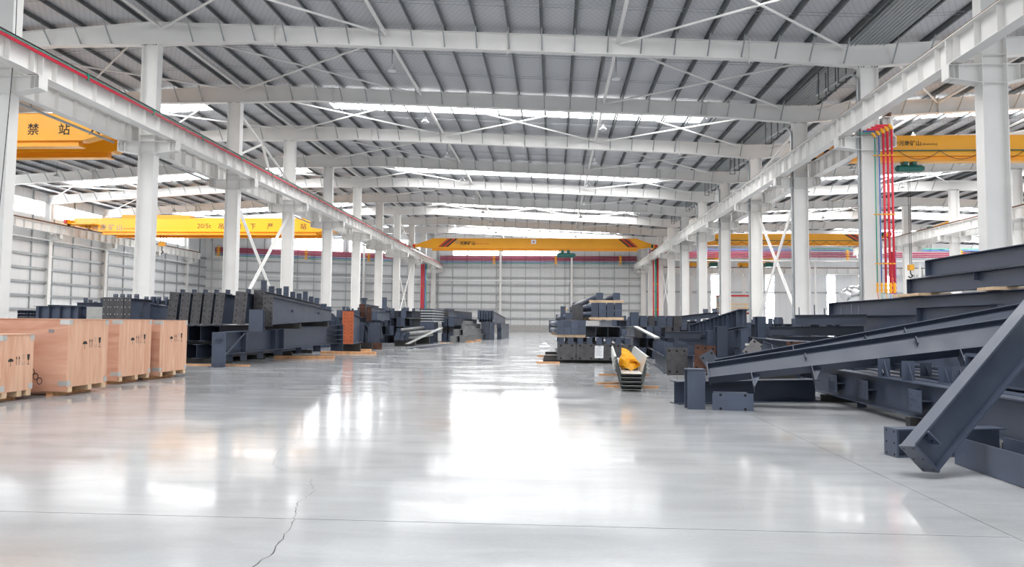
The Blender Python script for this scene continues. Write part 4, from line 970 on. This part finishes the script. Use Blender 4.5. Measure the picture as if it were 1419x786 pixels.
# ================================================= nested steel trays with a sling on top
def tray_mesh():
    mb = MB(); L = 6.4; t = .003; pr = [(-.33, .33), (-.29, .33), (-.195, 0), (.195, 0), (.29, .33), (.33, .33)]
    for a, b in zip(pr, pr[1:]):
        nx, nz = -(b[1]-a[1]), (b[0]-a[0]); n = math.hypot(nx, nz); nx, nz = nx/n*t, nz/n*t
        mb.prism([a, b, (b[0]+nx, b[1]+nz), (a[0]+nx, a[1]+nz)], 0, L)
    return mb.mesh('decking_tray', ZINC)
TRAY = tray_mesh()
for k in range(9):
    o = inst('decking_tray', TRAY, None, T(1.50, 13.85+(.16 if k % 2 else 0)+rnd.uniform(-.02, .03), .035+.038*k) @ Matrix.Rotation(-.072, 4, 'Z'))
    tag(o, 'galvanised trapezoid tray nested in the stack under the yellow sling', 'steel tray', 'nested steel trays')
timber((1.05, 14.9, 0), (2.15, 14.8, 0), .09, .032, 'thin brown batten under the nested steel trays', None); timber((1.15, 18.2, 0), (2.4, 18.1, 0), .09, .032, 'thin brown batten under the far end of the trays', None)
timber((.95, 15.5, 0), (1.5, 15.7, 0), .08, .032, 'loose orange batten beside the nested steel trays', None)
def sling(c):
    import math as _m
    nU, nV = 28, 14; mb = MB(); vs = []
    for j in range(nV):
        v = j/(nV-1)
        for i in range(nU):
            a = 2*_m.pi*i/nU; rr = (1-v)**.55
            x = .175*(1+.45*min(1, v*4))*rr*_m.cos(a)*(1+.12*_m.sin(3*a)); y = .34*rr*_m.sin(a)
            peak = -.17*v*v; z = .42*v*(.75+.25*_m.cos(a))*(1.0)+.018*_m.sin(5*a+9*v)+.012*_m.sin(9*a-6*v)
            vs.append((x+peak, y, z))
    mb.add(vs, [(j*nU+i, j*nU+(i+1) % nU, (j+1)*nU+(i+1) % nU, (j+1)*nU+i) for j in range(nV-1) for i in range(nU)])
    t = thing('lifting_sling', 'folded yellow lifting sling heaped on the nested steel trays', 'sling', c)
    o = mb.build('folded_webbing', BAGY, t); o.data.polygons.foreach_set('use_smooth', [True]*len(o.data.polygons))
    for k in range(4):
        pts = [(.06+.12*_m.cos(q*_m.pi/8)*(1+.1*k)-.03*k, -.26+.045*k, .10+.02*k+.07*_m.sin(q*_m.pi/8)) for q in range(17)]
        lp = MB()
        for p, q2 in zip(pts, pts[1:]): lp.bar(p, q2, .05, .012, (0, 0, 1))
        lp.build('webbing_loop', BAGY, t)
    return t
sling((1.60, 15.15, .365))
# ================================================= left pile behind the crates
TL = 'tall drilled end plate on a tapered beam, %s'
def lplate(px, w_, lean, label, Y, zb, zt, grp, L=7.0, h2=.6):
    x = atY(px, 430, Y).x; h = zt-zb; up = (math.sin(lean), 0, math.cos(lean))
    steel((x, Y, zb), (x-.1, Y+L, zb+.08), h, .22, label, grp, h2=h2, up=up, ends=((w_, h+.04, -.02), 0), pm=PLATE, hm=HOLE_LIGHT if grp and 'square' in grp else HOLE, rows=4 if w_ < .25 else 6, hr=.012 if w_ < .25 else .02, name='tapered_beam', tabs=[(.06, 'top', 'chan', .12, .14), (.3, 'top', 'chan', .12, .14), (.6, 'top', 'chan', .12, .14)])
for px in (147.5, 157, 166.5, 177): lplate(px, .215, 0, 'beam with drilled end plate in the closed group behind the crates', 20.5, 1.18, 1.93, 'square group of drilled plates')
for k, px in enumerate((238, 254.5, 270.5, 286, 302)): lplate(px, .275, .09, 'beam with leaning drilled end plate, %s of five counting from the light stub' % ORD[5-k], 20.5, 1.18, 2.10, 'five leaning drilled plates')
lplate(331.5, .36, .08, 'beam with a leaning drilled end plate just left of the light stub', 20.3, 1.20, 2.12, None)
steel((-8.42, 20.55, 1.18), (-8.22, 25.9, 1.33), .84, .24, 'tapered beam with its lit web towards the aisle above the bracketed column', h2=.36, ends=((.30, .92, -.05), 0), pm=PLATE, rows=6, hr=.02, name='tapered_beam', tabs=[(.32, 'side', 'plate', .1, .08), (.75, 'side', 'plate', .1, .08), (.85, 'top', 'chan', .2, .18), (.94, 'top', 'chan', .2, .12)])
steel((-8.84, 20.9, 1.20), (-8.74, 26.4, 1.28), 1.0, .22, 'tapered beam with many upright channel cleats behind the lit tapered beam', h2=.62, ends=((.33, 1.04, -.02), 0), pm=PLATE, rows=6, hr=.02, name='tapered_beam', tabs=[(.05+.105*k, 'top', 'chan', .16, .22 if k % 3 else .34) for k in range(9)])
steel((-12.45, 21.3, 1.12), (-11.62, 21.25, 1.12), .68, .24, 'dark beam lying crossways between the two groups of drilled plates', tabs=[(.1, 'top', 'chan', .12, .22), (.3, 'top', 'chan', .12, .18), (.62, 'top', 'chan', .12, .20), (.85, 'top', 'chan', .12, .18)], h2=.56)
bearers(-13.6, -9.7, (21.0, 23.5, 26.0, 28.2), 0, .14, 'dark timber bearer under the drilled beams', 'bearers under the drilled beams', m=DARK)
x = -13.4
while x < -9.8:
    steel((x, 20.6+rnd.uniform(0, .3), .15), (x-.05, 28.6, .15), .42, .26, 'dark H-beam in the bottom layer under the drilled beams', 'bottom layer under the drilled beams', ends=(rnd.random() < .4, 0)); x += .46
bearers(-13.6, -9.6, (21.6, 25.5, 28.0), .575, .08, 'dark timber bearer in the middle of the drilled beam pile', 'middle bearers of the drilled beams', m=DARK)
x = -13.4
while x < -9.8:
    steel((x, 20.9+rnd.uniform(0, .3), .66), (x-.05, 28.6, .66), .46, .26, 'dark H-beam in the middle layer under the drilled beams', 'middle layer under the drilled beams'); x += .46
for y, z, h_ in ((22.4, 1.045, .17), (25.2, 1.11, .16)): timber((-9.25, y, z), (-8.1, y, z), .12, h_, 'dark timber between the bracketed column piece and the tapered beams', 'timbers under the tapered beams', DARK)
# bracketed crane column piece on the floor
B = steel((-9.28, 19.32, .34), (-8.36, 27.1, .46), .62, .36, 'grey bracketed column piece lying on plates in front of the drilled beams', h2=.70, ends=((.42, .96, -.34), (.50, 1.02, -.30)), tabs=[(.055, 'bot', 'plate', .3, .2), (.16, 'bot', 'plate', .2, .24), (.28, 'bot', 'plate', .2, .24), (.42, 'bot', 'plate', .3, .2), (.6, 'bot', 'plate', .2, .22), (.78, 'bot', 'plate', .3, .24)], hr=.012, rows=2)
for t_ in (.14, .36, .43): MB().box(7.8*t_-.006, 7.8*t_+.006, -.17, .17, .014, .62+.07*t_).build('stiffener', STEEL, B)
MB().prism([(.05, .02), (1.05, .6), (1.05, .55), (.05, -.05)], -.16, -.15).build('gusset', STEEL, B)
MB().box(.04, .9, -.17, .17, .14, .15).build('seat_plate', STEEL, B); MB().box(-.16, -.02, -.12, .12, .42, .435).build('seat_plate', STEEL, B); MB().box(-.2, 0, -.2, .2, -.335, -.32).build('base_lip', STEEL, B)
for k in range(4):
    g_ = MB(); x = 6.9+.24*k
    g_.prism([(-.18, .70), (.16, .70), (.16, .92), (.10, 1.0), (0, 1.03), (-.10, 1.0), (-.18, .92)], x, x+.012, 'YZ'); g_.build('rounded_gusset', STEEL, B)
for z in (.14, .32, .50): MB().box(6.9, 7.76, -.30, -.006, z, z+.012).build('shelf_plate', STEEL, B)
stub((-8.55, 20.0, .98), .62, .14, .40, 4, 'light grey plated stub standing on the bracketed column piece')
W_ = 'orange-brown plank lying on the floor %s'
timber((-12.6, 20.05, 0), (-8.7, 20.0, 0), .12, .03, W_ % 'under the bracketed column piece'); timber((-9.6, 24.1, 0), (-7.6, 24.4, 0), .22, .09, W_ % 'beside the bracketed column piece'); timber((-9.3, 28.1, 0), (-7.1, 28.2, 0), .22, .09, W_ % 'below the tall orange plate'); timber((-9.3, 30.4, 0), (-7.9, 30.5, 0), .3, .1, W_ % 'in front of the brown base plates')
# far left stacks behind the crates
zs = thing('zinc_sheet_stack', 'tall pale grey stack of zinc sheets in the left aisle', 'sheet stack', (-26.15, 39.5, 0))
for k in range(24): MB().box(-1.75, 1.7, -.9+rnd.uniform(-.02, .02), 3.5, .08*k+.06, .08*k+.135).build('sheet_pack', ZINC, zs)
MB().box(-1.3, -1.24, -.94, -.9, 0.02, 2.0).box(-1.4, 1.4, -.8, -.6, 0, .06).build('strap', CABLE, zs)
def tubepack(c, nx, nz, s, label, m):
    t = thing('square_tube_pack', label, 'tube pack', c); mb = MB()
    for i in range(nx):
        for j in range(nz):
            x, z = i*s, j*s; e = .006
            mb.box(x, x+s-.01, 0, 4, z, z+e).box(x, x+s-.01, 0, 4, z+s-.016, z+s-.01).box(x, x+e, 0, 4, z, z+s-.01).box(x+s-.016, x+s-.01, 0, 4, z, z+s-.01)
    o = mb.build('stacked_tubes', m, t); o['kind'] = 'stuff'; return t
tubepack((-30.1, 38.3, .05), 7, 9, .19, 'lower pack of dark square tubes beside the zinc sheet stack', STEEL); tubepack((-28.72, 38.8, .05), 4, 12, .17, 'taller pack of dark square tubes touching the zinc sheet stack', STEEL)
bearers(-30.2, -28.0, (39.5, 41.5), 0, .05, 'timber under the square tube packs', 'timbers under the tube packs', m=DARK)
for k in range(4): steel((-30.6, 44+.5*k, .0), (-25.0, 44+.5*k, .0), 2.35-.1*k, .3, 'deep dark beam behind the tube packs in the left aisle', 'deep beams behind the tube packs', tabs=[(.1+.2*q, 'top', 'plate', .4, .3) for q in range(5)])
tubepack((-27.3, 47.0, .05), 10, 9, .28, 'grey tube pack at the back of the left aisle stacks', ZINC)
for k in range(2): steel((-25.0, 33.0+.6*k, .0), (-22.6, 32.6+.6*k, .0), 1.9, .3, 'dark deep beam beside the zinc sheet stack', 'dark beams beside the zinc stack', ribs=4)
# ================================================= left heap, middle distance
steel((-8.55, 29.2, .34), (-8.95, 32.4, .34), 1.30, .36, 'deep grey beam with a tall orange end plate', h2=1.12, ends=((.46, 1.36, .02), 0), pm=REDOX, rows=8, hr=.018)
bearers(-9.3, -8.2, (29.9, 31.9), 0, .33, 'dark timber block under the deep beam with the orange plate', 'blocks under the orange plated beam', m=DARK)
def base_piece(c, rzd, label):
    M = Matrix.Translation(c) @ Matrix.Rotation(math.radians(rzd), 4, 'Z'); r = thing('base_assembly', label, 'steel base', M=M)
    MB().box(-.42, .42, -.05, .0, 0, .30).build('base_plate', RUST, r)
    MB().prism([(-.30, .0), (.26, .0), (.30, 1.25), (-.20, 1.25)], .02, .05).build('flange_plate', STEEL, r)
    MB().prism([(0, .0), (1.5, .0), (1.5, .5), (0, 1.30)], .10, .112, 'YZ').build('web_plate', STEEL, r)
    MB().prism([(.03, 1.2), (1.5, .5), (1.5, .47), (.03, 1.17)], -.1, .32, 'YZ').build('top_flange', STEEL, r)
    MB().box(-.3, .2, .3, .32, 0, 1.0).build('back_plate', STEEL, r)
    return r
base_piece((-8.42, 32.9, 0), 8, 'grey column base with a brown foot plate next to the tube bundle'); base_piece((-9.25, 33.3, 0), -14, 'grey column base with a brown foot plate next to the orange plated beam')
for (px, w_, y0_, y1_, Y, m, lb) in ((502, .30, 422, 441, 36.2, RUST, 'beam with a rust-red drilled end plate on top of the left heap'), (511, .26, 426, 446, 35.6, RUST, 'beam with a shorter rust-red end plate on the left heap'), (494, .30, 433, 444, 35.4, STEEL, 'beam with a pale grey end plate beside the rust-red plates'), (519, .28, 432, 444, 35.0, STEEL, 'beam with a pale grey end plate above the brown foot plates')):
    a = atY(px, y1_, Y); b_ = atY(px, y0_, Y)
    steel((a.x, Y, a.z+.02), (a.x-.4, Y+5, a.z+.02), b_.z-a.z, .2, lb, ends=((w_, b_.z-a.z, 0), 0), pm=m, rows=4)
for z, h in ((.0, .45), (.47, .45), (.94, .42)):
    for x in (-10.6, -10.15): steel((x, 35.6, z), (x-.2, 41, z), h, .28, 'dark beam stacked under the rust-red end plates', 'beams under the rust-red plates', ends=(1, 0))
for (x, Y) in ((-9.6, 36.6), (-9.1, 36.4)): stub((x, Y, 0), 1.34, .3, .3, 0, 'dark post block under the rust-red plated beams', group='posts under the rust-red plates')
for k in range(7):
    r_i, c_i = divmod(k, 3)
    tube_member((-8.32+.235*c_i+.06*r_i, 37.4+.15*c_i, .42+.21*r_i), (.06+.012*c_i, 1, .02), 'pale grey round tube in the loose bundle of the left heap', 'loose tube bundle', me=TUBEP)
for y in (37.9, 42.2): timber((-8.5, y, 0), (-7.4, y, 0), .3, .3 if y < 40 else .38, 'timber block under the loose tube bundle', 'blocks under the loose tubes', DARK)
pk = thing('purlin_pack', 'layered pack of pale channel purlins on the left heap', 'purlin pack', (-7.7, 43.2, 1.32))
for k in range(5):
    MB().box(-.45, .35, 0, 4.5, .16*k, .16*k+.05).build('channel', ZINC, pk); MB().box(-.35, .28, .1, 4.4, .16*k+.05, .16*k+.16).build('dark_gap_fill', STEEL, pk)  # dark inner boxes stand in for the shaded gaps between channels
for z in (.0, .66): steel((-7.75, 43.2, z), (-7.75, 47.4, z), .64, .8, 'wide dark beam under the layered purlin pack', 'beams under the purlin pack', ends=(1, 0))
heap(-13.5, -8.4, 42.5, 50, ((.0, .5), (.52, .5), (1.04, .5), (1.56, .42)), 'dark beam stacked high at the back of the left heap', 'high back stacks on the left', tabsn=3)
heap(-12.6, -11.0, 31.0, 38, ((.0, .5), (.52, .5), (1.04, .45)), 'dark beam stacked behind the orange plated beam', 'stacks behind the orange plate', tabsn=3)
stub((-11.1, 46.0, 2.02), .85, .2, .26, 0, 'slim upright post on top of the left heap'); 
vz = thing('valve_piece', 'dark valve-like fitting on top of the left heap', 'fitting', (-12.3, 45.5, 2.2))
MB().tube((0, 0, -.2), (0, 0, .5), .16, 10).tube((-.3, 0, .1), (.3, 0, .1), .12, 10).build('fitting_body', STEEL, vz); MB().tube((0, 0, .5), (0, 0, .62), .24, 12).build('flange', STEEL, vz)
for k, (x, z, h) in enumerate(((-7.35, .0, .5), (-7.35, .52, .5), (-7.35, 1.04, .5), (-7.3, 1.56, .55), (-6.92, .0, .5), (-6.92, .52, .48), (-6.9, 1.04, .5))):
    steel((x, 47.6+.3*(k % 2), z), (x+.72, 57, z), h, .32, 'long beam of the receding stack before the far dark pile', 'receding stack on the left', ends=(1, 0), pm=PLATE if k % 2 else None, tabs=[(.02+.1*q, 'top', 'plate', .26, .12) for q in range(3)])
for k, (dx, ya, z, h_) in enumerate(((0, 44.6, 0, .42), (.42, 46.0, 0, .42), (0, 46.2, .43, .40), (.42, 47.6, .43, .40), (.2, 48.6, .84, .36))):
    steel((-6.35+dx, ya, z), (-6.35+dx+.075*(55-ya), 55, z), h_, .30, 'pale edged beam in the stepped stack on the left', 'stepped beams on the left', m=PALE, ends=(1, 0), tabs=[(.03+.1*q, 'top', 'angle', .2, .2) for q in range(5)] if k in (3, 4) else ())
for k in range(6):
    xx = -5.62+.17*k
    steel((xx, 53.2+.4*k, 1.34), (xx+.55, 62, 1.1), .86, .15, 'deep beam on top of the far dark pile near the end wall', 'top of the far dark pile', h2=.6, ends=((.17, .7, .2), 0))
for k in range(3): stub((-5.35+.34*k, 53.8, 0), 1.30, .5, .28, 0, 'dark stub carrying the far dark pile', group='stubs of the far dark pile')
steel((-4.28, 56.0, .0), (-3.9, 62, .0), .9, .30, 'dark beam at the edge of the far dark pile', ends=(1, 0)); steel((-4.28, 55.6, .92), (-3.9, 62, .92), .30, .3, 'dark beam on the edge beam of the far dark pile', ends=(1, 0))
for k in range(9):
    o = MB().bar((-7.2+.09*k, 33.6+.5*(k % 3), .03+.035*(k % 2)), (-6.55+.12*k, 40.5+.6*(k % 4), .03+.035*(k % 2)), .06, .03).build('flat_bar', STEEL if k % 3 else ZINC)
    tag(o, 'thin steel bar strewn on the floor beside the loose tube bundle', 'steel bar', 'strewn floor bars')
ld = thing('light_lattice', 'pale slatted lattice strip leaning on the loose tube bundle', 'lattice', (-7.55, 36.0, .05))
for k in range(4): MB().bar((.06*k, 0, .12), (1.4+.06*k, 2.2, .95), .03, .02).build('slat', ZINC, ld)
timber((-6.9, 43.0, 0), (-6.1, 43.0, 0), .2, .06, 'orange timber on the floor before the stepped stack'); timber((-5.9, 47.2, 0), (-5.3, 47.2, 0), .25, .08, 'orange timber at the foot of the stepped stack'); timber((-5.55, 50.0, 0), (-5.1, 50.0, 0), .25, .1, 'small bright timber before the far dark pile')
# ================================================= things in the right background
cb = thing('control_cabin', 'grey control cabin with red frame and yellow railing on legs', 'cabin', (24.3, 96, 0))
MB().box(-2.5, 2.5, -1.2, 1.2, 2.9, 5.2).build('cabin_body', ZINC, cb); MB().box(-2.55, 2.55, -1.25, 1.25, 5.0, 5.22).build('roof_band', REDP, cb); MB().box(-2.55, 2.55, -1.25, 1.25, 2.75, 2.92).build('floor_band', REDP, cb)
for xx in (-2.5, -1.75, 2.4): MB().box(xx, xx+.12, -1.26, -1.14, 2.9, 5.1).build('frame_post', REDP, cb)
for xx in (-2.3, 2.2):
    for yy in (-1, .9): MB().box(xx, xx+.14, yy, yy+.14, 0, 2.75).build('leg', DARK, cb)
rl = MB()
for z in (3.5, 4.0): rl.tube((-3.2, -2.0, z), (2.6, -2.0, z), .04, 6)
for xx in (-3.2, -1.3, .6, 2.6): rl.tube((xx, -2.0, 2.8), (xx, -2.0, 4.0), .04, 6)
rl.build('railing', YEL, cb); MB().box(-3.3, 2.7, -2.1, -1.2, 2.7, 2.78).build('walkway', DARK, cb)
for xx in (-3.2, 2.4): MB().box(xx, xx+.1, -2.05, -1.95, 0, 2.7).build('walkway_leg', DARK, cb)
wl = thing('warning_light', 'small red warning light beside the control cabin', 'light', (15.2, 58, 0)); MB().tube((0, 0, 0), (0, 0, 2.0), .05, 8).build('pole', GALV, wl); MB().tube((0, 0, 2.0), (0, 0, 2.4), .16, 10).build('lamp_head', mat('red_orange_lens', (.8, .08, .02), .35), wl)
dk = thing('foil_duct', 'silver foil wrapped duct bend behind the tall stack', 'duct', (21.0, 50.0, 0))
MB().path([(-1.2, 0, 3.3), (-.8, 0, 3.6), (-.2, 0, 3.7), (.6, 0, 3.6), (1.0, 0, 3.3)], .42, 12).build('duct_bend', FOIL, dk, True); MB().box(1.0, 3.4, -.4, .4, 2.8, 3.5).box(-.8, .8, -.5, .5, 0, 2.9).build('duct_box', GALV, dk)
la = thing('step_ladder', 'tall aluminium ladder standing beside the purple pipe', 'ladder', (32.0, 68.0, 0))
for s in (0, .5):
    MB().bar((.3, s, 0), (1.6, s, 6.2), .08, .05).build('rail', ZINC, la); MB().bar((3.2, s, 0), (1.7, s, 6.2), .08, .05).build('rail', ZINC, la)
for k in range(14): t_ = (k+.5)/14; MB().bar((.3+1.3*t_, 0, 6.2*t_), (.3+1.3*t_, .5, 6.2*t_), .05, .04).build('rung', ZINC, la)
gm_ = MB().box(-.16, .16, -.1, .1, 0, .16)
bg = thing('white_sack', 'small white sack on the floor beside the tube stack', 'sack', (-.45, 36.5, 0)); MB().tube((0, 0, 0), (0, 0, .16), .30, 10, .26).tube((0, 0, .16), (.04, 0, .30), .26, 10, .06).build('sack_body', PAPER, bg, True)
cw = thing('hanging_cable', 'thin black cable hanging down the first white column', 'cable', (XL+.5, FY(0)-.3, 0))
MB().path([(0, 0, 13), (.05, -.02, 10), (-.1, 0, 7), (-.25, .0, 4), (-.2, 0, 1.5), (-.1, 0, .1)], .012, 5).build('cable', CABLE, cw)
